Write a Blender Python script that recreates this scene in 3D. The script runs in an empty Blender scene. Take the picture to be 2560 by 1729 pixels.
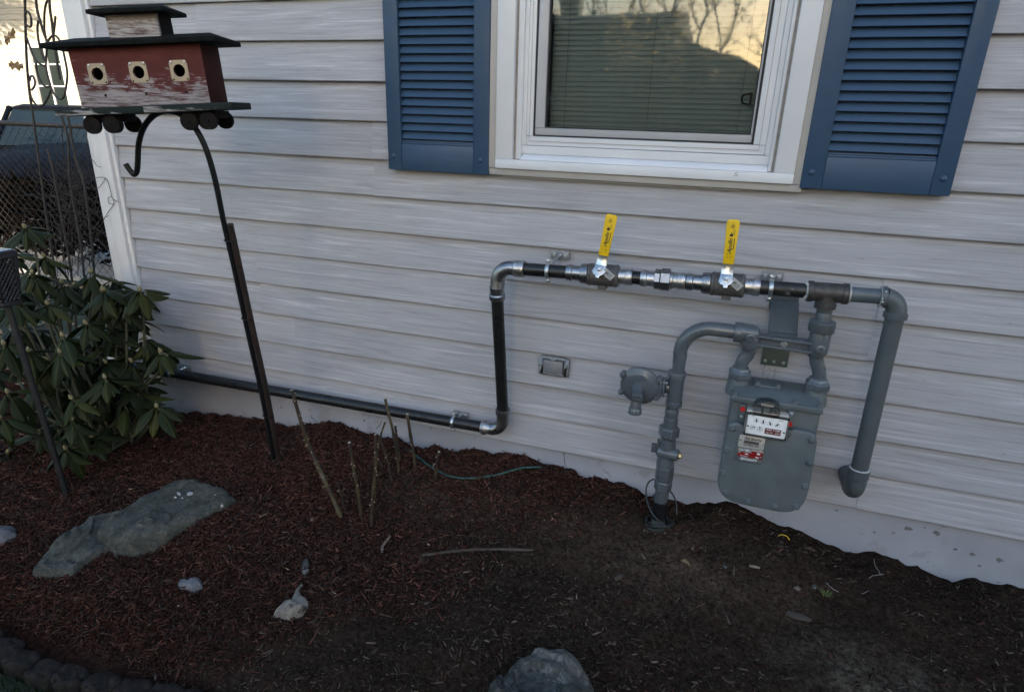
import bpy, bmesh, math, random
import numpy as np
from mathutils import Vector, Matrix, Euler

# ------------------------------------------------------------------ camera, sky, sun, exposure
S = bpy.context.scene
COL = S.collection
CAM_LOC = Vector((0.0, -2.0316, 1.1769))
CAM_ROT = Euler((1.21885186, -0.0265728211, 0.331809168), 'XYZ')
cd = bpy.data.cameras.new('camera')
cd.sensor_width = 36.0
cd.lens = 22.123
cd.clip_start = 0.02
cd.clip_end = 2000
cam = bpy.data.objects.new('camera', cd)
cam.location = CAM_LOC
cam.rotation_euler = CAM_ROT
COL.objects.link(cam)
S.camera = cam

SUN_EL = math.radians(7.5)
SUN_AZ = math.radians(160.0)          # clockwise from +Y, so the sun stands behind the viewer, to the right
w = bpy.data.worlds.new('World')
S.world = w
w.use_nodes = True
wn = w.node_tree
for n in list(wn.nodes):
    wn.nodes.remove(n)
sky = wn.nodes.new('ShaderNodeTexSky')
sky.sky_type = 'NISHITA'
sky.sun_disc = False
sky.sun_elevation = SUN_EL
sky.sun_rotation = SUN_AZ
sky.air_density = 1.0
sky.dust_density = 2.5
sky.ozone_density = 1.9
bg = wn.nodes.new('ShaderNodeBackground')
bg.inputs['Strength'].default_value = 0.15
wo = wn.nodes.new('ShaderNodeOutputWorld')
wn.links.new(sky.outputs[0], bg.inputs[0])
wn.links.new(bg.outputs[0], wo.inputs[0])

sd = bpy.data.lights.new('sun', 'SUN')
sd.energy = 2.0
sd.angle = math.radians(0.5)
sd.color = (1.0, 0.86, 0.66)
sun = bpy.data.objects.new('sun', sd)
sdir = Vector((math.sin(SUN_AZ) * math.cos(SUN_EL), math.cos(SUN_AZ) * math.cos(SUN_EL), math.sin(SUN_EL)))
sun.rotation_euler = sdir.to_track_quat('Z', 'Y').to_euler()
sun.location = (8, -10, 8)
COL.objects.link(sun)

S.view_settings.view_transform = 'Standard'
S.view_settings.look = 'None'
S.view_settings.exposure = 2.31
S.view_settings.gamma = 1.0
S.render.engine = 'CYCLES'
S.cycles.use_denoising = True
S.cycles.max_bounces = 8
S.cycles.transparent_max_bounces = 12

rnd = random.Random(11)
nrs = np.random.RandomState(5)
X, Y, Z = Vector((1, 0, 0)), Vector((0, 1, 0)), Vector((0, 0, 1))


# ------------------------------------------------------------------ mesh builder
def V(*a):
    return Vector(a[0]) if len(a) == 1 else Vector(a)


def frame(d):
    d = Vector(d).normalized()
    a = Z if abs(d.z) < 0.9 else X
    u = d.cross(a).normalized()
    return u, u.cross(d).normalized(), d       # two side axes and the direction


class MB:
    def __init__(s):
        s.v, s.f, s.mi = [], [], []

    def add(s, vs, fs, mi=0):
        o = len(s.v)
        s.v += [tuple(p) for p in vs]
        s.f += [tuple(i + o for i in f) for f in fs]
        s.mi += [mi] * len(fs)
        return s

    def box(s, a, b, mi=0):
        x0, y0, z0 = a
        x1, y1, z1 = b
        if x1 < x0: x0, x1 = x1, x0
        if y1 < y0: y0, y1 = y1, y0
        if z1 < z0: z0, z1 = z1, z0
        vs = [(x0, y0, z0), (x1, y0, z0), (x1, y1, z0), (x0, y1, z0), (x0, y0, z1), (x1, y0, z1), (x1, y1, z1), (x0, y1, z1)]
        return s.add(vs, [(0, 3, 2, 1), (4, 5, 6, 7), (0, 1, 5, 4), (1, 2, 6, 5), (2, 3, 7, 6), (3, 0, 4, 7)], mi)

    def obox(s, c, ax, ay, az, mi=0):
        """box round centre c, half-axis vectors"""
        c, ax, ay, az = V(c), V(ax), V(ay), V(az)
        vs = [c + ax * i + ay * j + az * k for k in (-1, 1) for i, j in ((-1, -1), (1, -1), (1, 1), (-1, 1))]
        return s.add(vs, [(0, 3, 2, 1), (4, 5, 6, 7), (0, 1, 5, 4), (1, 2, 6, 5), (2, 3, 7, 6), (3, 0, 4, 7)], mi)

    def tube(s, pts, r, n=12, cap=True, mi=0):
        pts = [V(p) for p in pts]
        m = len(pts)
        rs = r if isinstance(r, (list, tuple)) else [r] * m
        vs, fs = [], []
        t0 = (pts[1] - pts[0]).normalized()
        u, _, _ = frame(t0)
        for i, p in enumerate(pts):
            if i == 0: t = pts[1] - pts[0]
            elif i == m - 1: t = pts[-1] - pts[-2]
            else: t = (pts[i + 1] - pts[i]).normalized() + (pts[i] - pts[i - 1]).normalized()
            if t.length < 1e-9: t = t0
            t = t.normalized()
            u = (u - t * u.dot(t))
            if u.length < 1e-6: u = frame(t)[0]
            u = u.normalized()
            wv = t.cross(u)
            for k in range(n):
                a = 2 * math.pi * k / n
                vs.append(p + (u * math.cos(a) + wv * math.sin(a)) * rs[i])
            if i:
                for k in range(n):
                    k2 = (k + 1) % n
                    fs.append(((i - 1) * n + k, (i - 1) * n + k2, i * n + k2, i * n + k))
        if cap:
            fs.append(tuple(reversed(range(n))))
            fs.append(tuple((m - 1) * n + k for k in range(n)))
        return s.add(vs, fs, mi)

    def lathe(s, o, d, prof, n=20, cap=True, rot=0.0, mi=0):
        """prof: list of (distance along d, radius)"""
        o = V(o)
        u, wv, d = frame(d)
        vs, fs = [], []
        for i, (t, r) in enumerate(prof):
            for k in range(n):
                a = 2 * math.pi * k / n + rot
                vs.append(o + d * t + (u * math.cos(a) + wv * math.sin(a)) * r)
            if i:
                for k in range(n):
                    k2 = (k + 1) % n
                    fs.append(((i - 1) * n + k, i * n + k, i * n + k2, (i - 1) * n + k2))
        if cap:
            fs.append(tuple(range(n)))
            fs.append(tuple(reversed([(len(prof) - 1) * n + k for k in range(n)])))
        return s.add(vs, fs, mi)

    def cyl(s, a, b, r, n=16, mi=0, rot=0.0):
        a, b = V(a), V(b)
        return s.lathe(a, b - a, [(0, r), ((b - a).length, r)], n, True, rot, mi)

    def prism(s, pts2, fn, h0, h1, mi=0):
        """pts2 (ccw): 2-d outline; fn(a, b, h) -> point"""
        n = len(pts2)
        vs = [fn(a, b, h0) for a, b in pts2] + [fn(a, b, h1) for a, b in pts2]
        fs = [tuple(reversed(range(n))), tuple(range(n, 2 * n))]
        fs += [(i, (i + 1) % n, n + (i + 1) % n, n + i) for i in range(n)]
        return s.add(vs, fs, mi)

    def ball(s, c, r, n=10, m=6, sc=(1, 1, 1), mi=0):
        c = V(c)
        prof = [(math.cos(math.pi * i / m), math.sin(math.pi * i / m)) for i in range(m + 1)]
        vs, fs = [], []
        for i, (h, q) in enumerate(prof):
            for k in range(n):
                a = 2 * math.pi * k / n
                vs.append((c.x + r * sc[0] * q * math.cos(a), c.y + r * sc[1] * q * math.sin(a), c.z + r * sc[2] * h))
            if i:
                for k in range(n):
                    k2 = (k + 1) % n
                    fs.append(((i - 1) * n + k, i * n + k, i * n + k2, (i - 1) * n + k2))
        return s.add(vs, fs, mi)

    def mesh(s, me, M, mi=0):
        return s.add([M @ v.co for v in me.vertices], [tuple(p.vertices) for p in me.polygons], mi)

    def data(s, name, mats, origin=(0, 0, 0), bevel=0.0, seg=2, smooth=35, fix=True):
        ox, oy, oz = origin
        me = bpy.data.meshes.new(name)
        me.from_pydata([(x - ox, y - oy, z - oz) for x, y, z in s.v], [], s.f)
        if any(s.mi):
            me.polygons.foreach_set('material_index', s.mi)
        if fix or bevel:
            bm = bmesh.new()
            bm.from_mesh(me)
            bmesh.ops.remove_doubles(bm, verts=bm.verts, dist=1e-6)
            bmesh.ops.recalc_face_normals(bm, faces=bm.faces)
            if bevel:
                ed = [e for e in bm.edges if len(e.link_faces) == 2 and e.calc_face_angle(0) > math.radians(32)]
                bmesh.ops.bevel(bm, geom=ed, offset=bevel, segments=seg, profile=0.5, affect='EDGES', clamp_overlap=True)
            bm.to_mesh(me)
            bm.free()
        for m in (mats if isinstance(mats, (list, tuple)) else [mats]):
            me.materials.append(m)
        if smooth:
            me.polygons.foreach_set('use_smooth', [True] * len(me.polygons))
            me.set_sharp_from_angle(angle=math.radians(smooth))
        me.update()
        return me

    def build(s, name, mats, parent=None, **kw):
        """parent: a thing's Empty or another part; geometry is given in world space"""
        r = parent
        while r is not None and r.parent is not None:
            r = r.parent
        org = tuple(r.location) if r is not None else (0, 0, 0)
        o = bpy.data.objects.new(name, s.data(name, mats, org, **kw))
        COL.objects.link(o)
        if parent is not None:
            o.parent = parent
        return o


def put(name, me, parent, loc=(0, 0, 0), rot=None, scale=None):
    """one more object on shared mesh data; loc is in world space under a thing"""
    o = bpy.data.objects.new(name, me)
    COL.objects.link(o)
    r = parent
    while r is not None and r.parent is not None:
        r = r.parent
    off = r.location if r is not None else Vector()
    o.parent = parent
    o.location = Vector(loc) - off
    if rot is not None: o.rotation_euler = rot
    if scale is not None: o.scale = scale
    return o


def tag(o, label, cat, group=None, kind=None):
    o['label'] = label
    o['category'] = cat
    if group: o['group'] = group
    if kind: o['kind'] = kind
    return o


def thing(name, label, cat, loc=(0, 0, 0), group=None):
    o = bpy.data.objects.new(name, None)
    o.empty_display_size = 0.1
    o.location = loc
    COL.objects.link(o)
    return tag(o, label, cat, group)


# ------------------------------------------------------------------ materials
def nodes(name):
    m = bpy.data.materials.new(name)
    m.use_nodes = True
    nt = m.node_tree
    for n in list(nt.nodes):
        nt.nodes.remove(n)
    out = nt.nodes.new('ShaderNodeOutputMaterial')
    p = nt.nodes.new('ShaderNodeBsdfPrincipled')
    nt.links.new(p.outputs[0], out.inputs[0])
    return m, nt, p


def ramp(nt, src, stops, interp='LINEAR'):
    r = nt.nodes.new('ShaderNodeValToRGB')
    r.color_ramp.interpolation = interp
    e = r.color_ramp.elements
    while len(e) < len(stops):
        e.new(0.5)
    for el, (p, c) in zip(e, stops):
        el.position = p
        el.color = (*c, 1) if len(c) == 3 else c
    nt.links.new(src, r.inputs[0])
    return r.outputs[0]


def coords(nt, scale=(1, 1, 1), rand=0.0):
    tc = nt.nodes.new('ShaderNodeTexCoord')
    mp = nt.nodes.new('ShaderNodeMapping')
    mp.inputs['Scale'].default_value = scale
    nt.links.new(tc.outputs['Object'], mp.inputs[0])
    if rand:
        oi = nt.nodes.new('ShaderNodeObjectInfo')
        mul = nt.nodes.new('ShaderNodeVectorMath')
        mul.operation = 'SCALE'
        mul.inputs[0].default_value = (rand, rand * .7, rand * 1.3)
        nt.links.new(oi.outputs['Random'], mul.inputs['Scale'])
        nt.links.new(mul.outputs[0], mp.inputs['Location'])
    return mp.outputs[0]


def noise(nt, vec, scale, detail=4, rough=0.55, dist=0.0):
    n = nt.nodes.new('ShaderNodeTexNoise')
    n.inputs['Scale'].default_value = scale
    n.inputs['Detail'].default_value = detail
    n.inputs['Roughness'].default_value = rough
    n.inputs['Distortion'].default_value = dist
    nt.links.new(vec, n.inputs['Vector'])
    return n.outputs[0]


def mix(nt, fac, a, b, mode='MIX'):
    m = nt.nodes.new('ShaderNodeMix')
    m.data_type = 'RGBA'
    m.blend_type = mode
    for sock, val in ((m.inputs[0], fac), (m.inputs[6], a), (m.inputs[7], b)):
        if isinstance(val, (int, float)):
            sock.default_value = val
        elif isinstance(val, tuple):
            sock.default_value = (*val, 1) if len(val) == 3 else val
        else:
            nt.links.new(val, sock)
    return m.outputs[2]


def bump(nt, p, h, strength=0.3, dist=0.002):
    b = nt.nodes.new('ShaderNodeBump')
    b.inputs['Strength'].default_value = strength
    b.inputs['Distance'].default_value = dist
    nt.links.new(h, b.inputs['Height'])
    nt.links.new(b.outputs[0], p.inputs['Normal'])


def mat(name, c, rough=0.5, metal=0.0, var=0.15, scale=30.0, stretch=(1, 1, 1), bmp=0.1, bdist=0.001, rvar=0.1, coat=0.0, spots=None, rand=0.0, spec=0.5):
    """plain procedural surface: base colour with noise, optional spots (colour, scale, threshold)"""
    m, nt, p = nodes(name)
    vec = coords(nt, stretch, rand)
    n = noise(nt, vec, scale)
    lo = tuple(x * (1 - var) for x in c)
    hi = tuple(min(1, x * (1 + var)) for x in c)
    col = ramp(nt, n, [(0.3, lo), (0.7, hi)])
    if spots:
        for sc, ss, th in spots:
            f = ramp(nt, noise(nt, vec, ss, 5, 0.6), [(th, (0, 0, 0)), (th + 0.04, (1, 1, 1))])
            col = mix(nt, f, col, sc)
    nt.links.new(col, p.inputs['Base Color'])
    rr = ramp(nt, noise(nt, vec, scale * 0.6, 3), [(0.3, (max(0, rough - rvar),) * 3), (0.7, (min(1, rough + rvar),) * 3)])
    nt.links.new(rr, p.inputs['Roughness'])
    p.inputs['Metallic'].default_value = metal
    p.inputs['Coat Weight'].default_value = coat
    p.inputs['Specular IOR Level'].default_value = spec
    if bmp:
        bump(nt, p, noise(nt, vec, scale * 2.2, 3), bmp, bdist)
    return m


M = {}


def siding_mat(name, base, lightc, darkc):
    m, nt, p = nodes(name)
    v1 = coords(nt, (0.9, 1, 26), 37.0)
    v2 = coords(nt, (3.0, 1, 130), 53.0)
    v3 = coords(nt, (1.4, 1, 3.0), 91.0)
    n1 = noise(nt, v1, 2.6, 6, 0.62, 0.9)
    n2 = noise(nt, v2, 2.0, 5, 0.7, 0.4)
    n3 = noise(nt, v3, 1.6, 3, 0.5)
    col = ramp(nt, n1, [(0.33, darkc), (0.47, base), (0.56, base), (0.68, lightc)])
    fine = ramp(nt, n2, [(0.36, (0.66, 0.65, 0.66)), (0.52, (0.95, 0.95, 0.95)), (0.66, (1.12, 1.12, 1.12))])
    col = mix(nt, 0.47, col, fine, 'MULTIPLY')
    # thin pale grain arcs
    wv = nt.nodes.new('ShaderNodeTexWave')
    wv.bands_direction = 'Z'
    wv.inputs['Scale'].default_value = 1.1
    wv.inputs['Distortion'].default_value = 9.0
    wv.inputs['Detail'].default_value = 2.0
    wv.inputs['Detail Scale'].default_value = 0.55
    nt.links.new(coords(nt, (0.55, 1, 7), 71.0), wv.inputs['Vector'])
    arc = ramp(nt, wv.outputs[0], [(0.93, (0, 0, 0)), (0.985, (1, 1, 1))])
    arcm = mix(nt, 1.0, arc, ramp(nt, n3, [(0.48, (0, 0, 0)), (0.66, (0.5, 0.5, 0.5))]), 'MULTIPLY')
    col = mix(nt, arcm, col, lightc)
    tone = ramp(nt, n3, [(0.36, (0.94, 0.94, 0.94)), (0.64, (1.02, 1.02, 1.02))])
    col = mix(nt, 1.0, col, tone, 'MULTIPLY')
    # weather: a little dirt, specks
    sp = ramp(nt, noise(nt, coords(nt, (1, 1, 1), 11.0), 55, 2), [(0.77, (0, 0, 0)), (0.80, (1, 1, 1))])
    col = mix(nt, mix(nt, 1.0, sp, (0.5, 0.5, 0.5), 'MULTIPLY'), col, (0.16, 0.15, 0.15))
    nt.links.new(col, p.inputs['Base Color'])
    p.inputs['Roughness'].default_value = 0.48
    p.inputs['Specular IOR Level'].default_value = 0.4
    bump(nt, p, n2, 0.25, 0.0008)
    return m


M['siding'] = siding_mat('siding', (0.388, 0.388, 0.422), (0.52, 0.52, 0.56), (0.315, 0.310, 0.335))
M['cream_siding'] = mat('cream_siding', (0.43, 0.41, 0.35), 0.6, var=0.05, scale=6)
M['white_vinyl'] = mat('white_vinyl', (0.66, 0.665, 0.69), 0.42, var=0.04, scale=7, bmp=0.04, spots=[((0.5, 0.5, 0.5), 42, 0.77)])
M['beige_vinyl'] = mat('beige_vinyl', (0.42, 0.40, 0.38), 0.5, var=0.05, scale=12)
M['grey_sash'] = mat('grey_sash', (0.40, 0.40, 0.42), 0.4, var=0.04, scale=12)
M['caulk'] = mat('caulk', (0.30, 0.27, 0.24), 0.7, var=0.2, scale=60)
M['gasket'] = mat('gasket', (0.012, 0.012, 0.014), 0.6, var=0.2)
M['shutter'] = mat('shutter_blue', (0.027, 0.063, 0.122), 0.5, var=0.05, scale=9, stretch=(1, 1, 4), bmp=0.25, bdist=0.0006)
M['blind'] = mat('blind', (0.36, 0.45, 0.48), 0.6, var=0.04, scale=20)
M['cord'] = mat('cord', (0.1, 0.12, 0.11), 0.8)
M['room'] = mat('room', (0.05, 0.05, 0.05), 0.9)
M['foundation'] = mat('foundation_paint', (0.29, 0.295, 0.335), 0.75, var=0.14, scale=4, bmp=0.4, bdist=0.003,
                      spots=[((0.255, 0.256, 0.28), 9, 0.60), ((0.17, 0.165, 0.165), 22, 0.68), ((0.09, 0.08, 0.075), 75, 0.70)])
M['black_pipe'] = mat('black_pipe', (0.010, 0.010, 0.011), 0.34, var=0.5, scale=26, stretch=(1, 2, 2), bmp=0.2, bdist=0.0006, rvar=0.12,
                      spots=[((0.045, 0.045, 0.048), 50, 0.69)])
M['worn_pipe'] = mat('worn_pipe', (0.014, 0.014, 0.015), 0.42, var=0.6, scale=26, bmp=0.3,
                     spots=[((0.10, 0.10, 0.105), 30, 0.62), ((0.7, 0.7, 0.7), 22, 0.755)])
M['press_steel'] = mat('press_steel', (0.30, 0.30, 0.315), 0.30, 0.95, var=0.22, scale=24, bmp=0.15, bdist=0.0005, rvar=0.1)
M['scratch_steel'] = mat('scratch_steel', (0.42, 0.42, 0.43), 0.33, 0.9, var=0.35, scale=60, bmp=0.3,
                         spots=[((0.85, 0.83, 0.8), 40, 0.68)])
M['cast_iron'] = mat('cast_iron', (0.105, 0.098, 0.096), 0.55, 0.4, var=0.25, scale=90, bmp=0.5, bdist=0.0008)
M['tee_iron'] = mat('tee_iron', (0.060, 0.055, 0.054), 0.5, 0.35, var=0.3, scale=60, bmp=0.5, bdist=0.0008,
                    spots=[((0.16, 0.18, 0.19), 24, 0.64), ((0.75, 0.74, 0.72), 34, 0.755)])
M['bright_zinc'] = mat('bright_zinc', (0.46, 0.49, 0.52), 0.32, 0.9, var=0.15, scale=40, rvar=0.1)
M['galvanised'] = mat('galvanised', (0.38, 0.40, 0.42), 0.42, 0.8, var=0.3, scale=70, bmp=0.2)
M['plate_zinc'] = mat('plate_zinc', (0.22, 0.23, 0.24), 0.5, 0.25, var=0.25, scale=70, bmp=0.2)
M['yellow'] = mat('yellow_grip', (0.78, 0.50, 0.012), 0.45, var=0.06, scale=25, bmp=0.08)
M['ink'] = mat('ink', (0.02, 0.02, 0.02), 0.6)
M['white_ink'] = mat('white_ink', (0.7, 0.7, 0.7), 0.6)
M['meter_grey'] = mat('meter_grey', (0.095, 0.113, 0.122), 0.46, var=0.14, scale=14, bmp=0.35, bdist=0.0012, rvar=0.08)
M['pipe_grey'] = mat('pipe_grey_gloss', (0.082, 0.095, 0.108), 0.28, var=0.10, scale=14, bmp=0.15, bdist=0.0012, coat=0.25)
M['drop_grey'] = mat('drop_grey', (0.074, 0.087, 0.096), 0.42, var=0.10, scale=14, bmp=0.2, bdist=0.001)
M['half_grey'] = mat('half_painted', (0.085, 0.105, 0.125), 0.35, var=0.2, scale=14, bmp=0.2, spots=[((0.015, 0.015, 0.016), 17, 0.55)])
M['olive'] = mat('olive_plate', (0.085, 0.100, 0.090), 0.5, var=0.1)
M['dope'] = mat('pipe_dope', (0.40, 0.41, 0.41), 0.7, var=0.2, scale=80, bmp=0.5)
M['brass'] = mat('brass', (0.55, 0.42, 0.2), 0.35, 0.9)
M['dial_white'] = mat('dial_white', (0.84, 0.85, 0.87), 0.4, var=0.02)
M['badge_steel'] = mat('badge_steel', (0.52, 0.50, 0.47), 0.45, 0.3, var=0.04)
M['badge_red'] = mat('badge_red', (0.23, 0.012, 0.014), 0.4, var=0.1)
M['dark_red'] = mat('dark_red', (0.11, 0.010, 0.012), 0.45, var=0.1)
M['red_seal'] = mat('red_seal', (0.42, 0.014, 0.014), 0.35, var=0.1)
M['tape'] = mat('black_tape', (0.010, 0.010, 0.012), 0.35, var=0.4, scale=60, bmp=0.6)
M['wire'] = mat('wire_sheath', (0.020, 0.025, 0.027), 0.45, var=0.2)
M['tag_metal'] = mat('tag_metal', (0.52, 0.53, 0.55), 0.45, 0.2, var=0.05)
M['box_metal'] = mat('outlet_metal', (0.24, 0.245, 0.26), 0.5, 0.3, var=0.12, scale=40, bmp=0.15)
M['hook_black'] = mat('hook_black', (0.008, 0.009, 0.011), 0.45, var=0.4, scale=60, bmp=0.4, spec=0.3)
M['rust_stake'] = mat('rust_stake', (0.020, 0.012, 0.010), 0.6, var=0.4, scale=30, bmp=0.5, spots=[((0.035, 0.014, 0.010), 25, 0.6)])
M['hole_plate'] = mat('hole_plate', (0.33, 0.275, 0.205), 0.45, 0.3, var=0.06)
M['screw'] = mat('screw', (0.5, 0.5, 0.52), 0.3, 0.9)
M['dark_hole'] = mat('dark_hole', (0.006, 0.004, 0.004), 0.9)
M['hose'] = mat('hose_green', (0.018, 0.060, 0.052), 0.45, var=0.15)
M['trellis'] = mat('trellis_rust', (0.030, 0.024, 0.022), 0.6, var=0.4, scale=40, bmp=0.4)
M['vine'] = mat('vine', (0.026, 0.019, 0.016), 0.8, var=0.35, scale=20)
M['dead_leaf'] = mat('dead_leaf', (0.23, 0.15, 0.075), 0.7, var=0.25, scale=30)
M['chain'] = mat('chain_wire', (0.022, 0.022, 0.022), 0.6, 0.2, var=0.2)
M['paint_navy'] = mat('car_paint', (0.006, 0.007, 0.011), 0.5, var=0.1, coat=0.0, bmp=0, spec=0.02)
M['car_glass'] = mat('car_glass', (0.016, 0.024, 0.026), 0.08, var=0.05, bmp=0, spec=0.22)
M['tyre'] = mat('tyre', (0.012, 0.012, 0.012), 0.8)
M['lamp_lens'] = mat('lamp_lens', (0.5, 0.52, 0.55), 0.12, 0.3, bmp=0)
M['concrete'] = mat('pavement', (0.27, 0.265, 0.265), 0.85, var=0.2, scale=9, bmp=0.4)
M['asphalt'] = mat('asphalt', (0.05, 0.05, 0.05), 0.9, var=0.2, scale=40)
M['lantern'] = mat('lantern_plastic', (0.010, 0.009, 0.012), 0.5, var=0.3)
M['solar'] = mat('solar_sky_tint', (0.17, 0.19, 0.24), 0.25, bmp=0)  # pale blue base colour stands in for sky mirrored in the lantern top
M['roof'] = mat('roof_shingle', (0.045, 0.042, 0.042), 0.85, var=0.3, scale=14)
M['brown_house'] = mat('brown_house', (0.07, 0.075, 0.07), 0.8, var=0.1)
M['bark'] = mat('bark', (0.06, 0.045, 0.035), 0.85, var=0.3, scale=8)
M['gold_leaf'] = mat('gold_leaf', (0.42, 0.27, 0.11), 0.7, var=0.3, scale=3, rand=20)
M['quartz'] = mat('quartz', (0.095, 0.095, 0.108), 0.7, var=0.4, scale=30, bmp=0.6, bdist=0.004, spots=[((0.12, 0.10, 0.09), 26, 0.62)])
M['pale_stone'] = mat('pale_stone', (0.16, 0.143, 0.122), 0.75, var=0.35, scale=40, bmp=0.8, bdist=0.004, spots=[((0.055, 0.042, 0.036), 30, 0.60)])
M['tan_stone'] = mat('tan_stone', (0.10, 0.082, 0.068), 0.8, var=0.3, scale=40, bmp=0.5)
M['edging'] = mat('edging_concrete', (0.024, 0.020, 0.0185), 0.9, var=0.35, scale=30, bmp=1.0, bdist=0.004,
                  spots=[((0.05, 0.05, 0.045), 45, 0.66), ((0.006, 0.006, 0.006), 14, 0.56)], spec=0.05)


def slate_mat(name, a, b, c, lt=.68):
    m, nt, p = nodes(name)
    vec = coords(nt, (1, 1, 1))
    n1 = noise(nt, vec, 9, 8, 0.68, 0.6)
    n2 = noise(nt, vec, 75, 8, 0.78)
    n3 = noise(nt, vec, 24, 7, 0.7)
    col = ramp(nt, n1, [(0.36, a), (0.5, b), (0.63, c)])
    col = mix(nt, 0.85, col, ramp(nt, n2, [(0.36, (0.35, 0.35, 0.35)), (0.62, (1.15, 1.15, 1.15))]), 'MULTIPLY')
    lich = ramp(nt, n3, [(lt, (0, 0, 0)), (lt + .04, (1, 1, 1))])
    col = mix(nt, mix(nt, 1.0, lich, (0.55, 0.55, 0.55), 'MULTIPLY'), col, (0.24, 0.245, 0.25))
    nt.links.new(col, p.inputs['Base Color'])
    p.inputs['Roughness'].default_value = 0.8
    p.inputs['Specular IOR Level'].default_value = 0.2
    bump(nt, p, mix(nt, 0.5, n2, n3), 1.0, 0.012)
    return m


M['slate'] = slate_mat('slate', (0.055, 0.058, 0.051), (0.092, 0.094, 0.084), (0.130, 0.122, 0.100), .66)
M['lichen_rock'] = slate_mat('lichen_rock', (0.045, 0.049, 0.046), (0.085, 0.090, 0.086), (0.15, 0.15, 0.145), .55)


def attr_mat(name, rough=0.8, bmp=0.3, transl=False):
    m, nt, p = nodes(name)
    a = nt.nodes.new('ShaderNodeAttribute')
    a.attribute_name = 'tint'
    vec = coords(nt, (1, 1, 1))
    n = noise(nt, vec, 160, 3)
    col = mix(nt, 0.8, a.outputs[0], ramp(nt, n, [(0.3, (0.55, 0.55, 0.55)), (0.7, (1, 1, 1))]), 'MULTIPLY')
    nt.links.new(col, p.inputs['Base Color'])
    p.inputs['Roughness'].default_value = rough
    p.inputs['Specular IOR Level'].default_value = 0.04
    bump(nt, p, n, bmp, 0.001)
    return m


M['chips'] = attr_mat('mulch_chips')
M['grass'] = attr_mat('grass_blades', 0.6)


def soil_mat():
    m, nt, p = nodes('soil')
    vec = coords(nt, (1, 1, 1))
    n1 = noise(nt, vec, 6, 5, 0.6)
    n2 = noise(nt, vec, 70, 6, 0.75)
    n3 = noise(nt, vec, 24, 4, 0.6)
    col = ramp(nt, n2, [(0.34, (0.013, 0.0090, 0.0070)), (0.5, (0.031, 0.0228, 0.0180)), (0.66, (0.056, 0.043, 0.0345))])
    a = nt.nodes.new('ShaderNodeAttribute')
    a.attribute_name = 'tint'
    col = mix(nt, 1.0, col, a.outputs[0], 'MULTIPLY')
    col = mix(nt, 0.5, col, ramp(nt, n1, [(0.3, (0.5, 0.5, 0.5)), (0.7, (1, 1, 1))]), 'MULTIPLY')
    nt.links.new(col, p.inputs['Base Color'])
    p.inputs['Roughness'].default_value = 0.95
    p.inputs['Specular IOR Level'].default_value = 0.0
    bump(nt, p, mix(nt, 0.4, n2, n3), 1.0, 0.012)
    return m


M['soil'] = soil_mat()
M['lawn_soil'] = mat('lawn_soil', (0.020, 0.026, 0.012), 0.95, var=0.4, scale=8, bmp=0.6)


def peeling(name, paint, under, wood, bias, green=False):
    """old paint worn down towards the bottom of the board, brushed along the grain"""
    m, nt, p = nodes(name)
    v1 = coords(nt, (9, 9, 95))
    v2 = coords(nt, (17, 17, 30))
    n1 = noise(nt, v1, 2.2, 6, 0.7, 0.3)
    n2 = noise(nt, v2, 1.3, 5, 0.65, 0.4)
    tc = nt.nodes.new('ShaderNodeTexCoord')
    sp = nt.nodes.new('ShaderNodeSeparateXYZ')
    nt.links.new(tc.outputs['Generated'], sp.inputs[0])
    mth = nt.nodes.new('ShaderNodeMath')
    mth.operation = 'MULTIPLY_ADD'
    mth.inputs[1].default_value = -0.42
    mth.inputs[2].default_value = bias
    nt.links.new(sp.outputs['Z'], mth.inputs[0])
    ad = nt.nodes.new('ShaderNodeMath')
    ad.operation = 'ADD'
    nt.links.new(mth.outputs[0], ad.inputs[0])
    nt.links.new(mix(nt, 0.45, n2, n1), ad.inputs[1])
    f = ramp(nt, ad.outputs[0], [(0.60, (0, 0, 0)), (0.66, (1, 1, 1))])
    wcol = ramp(nt, n1, [(0.38, wood), (0.56, under)])
    pc = ramp(nt, n2, [(0.3, tuple(x * 0.7 for x in paint)), (0.7, paint)])
    nt.links.new(mix(nt, f, pc, wcol), p.inputs['Base Color'])
    p.inputs['Roughness'].default_value = 0.75
    p.inputs['Specular IOR Level'].default_value = 0.15
    bump(nt, p, n1, 0.5, 0.0015)
    return m


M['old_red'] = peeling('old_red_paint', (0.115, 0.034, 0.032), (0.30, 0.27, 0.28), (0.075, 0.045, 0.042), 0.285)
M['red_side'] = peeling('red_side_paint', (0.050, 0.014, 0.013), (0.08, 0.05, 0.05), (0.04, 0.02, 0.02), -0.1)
M['old_white'] = peeling('old_white_paint', (0.30, 0.26, 0.25), (0.42, 0.40, 0.40), (0.10, 0.06, 0.055), 0.42)
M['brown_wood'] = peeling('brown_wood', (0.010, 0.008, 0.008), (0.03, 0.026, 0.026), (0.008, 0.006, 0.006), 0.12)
M['old_green'] = peeling('old_green_paint', (0.018, 0.026, 0.026), (0.30, 0.29, 0.29), (0.05, 0.045, 0.04), 0.26)
M['green_roof'] = mat('green_roof', (0.0075, 0.009, 0.009), 0.9, var=0.5, scale=40, bmp=0.8, bdist=0.003, spec=0.12)


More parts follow.
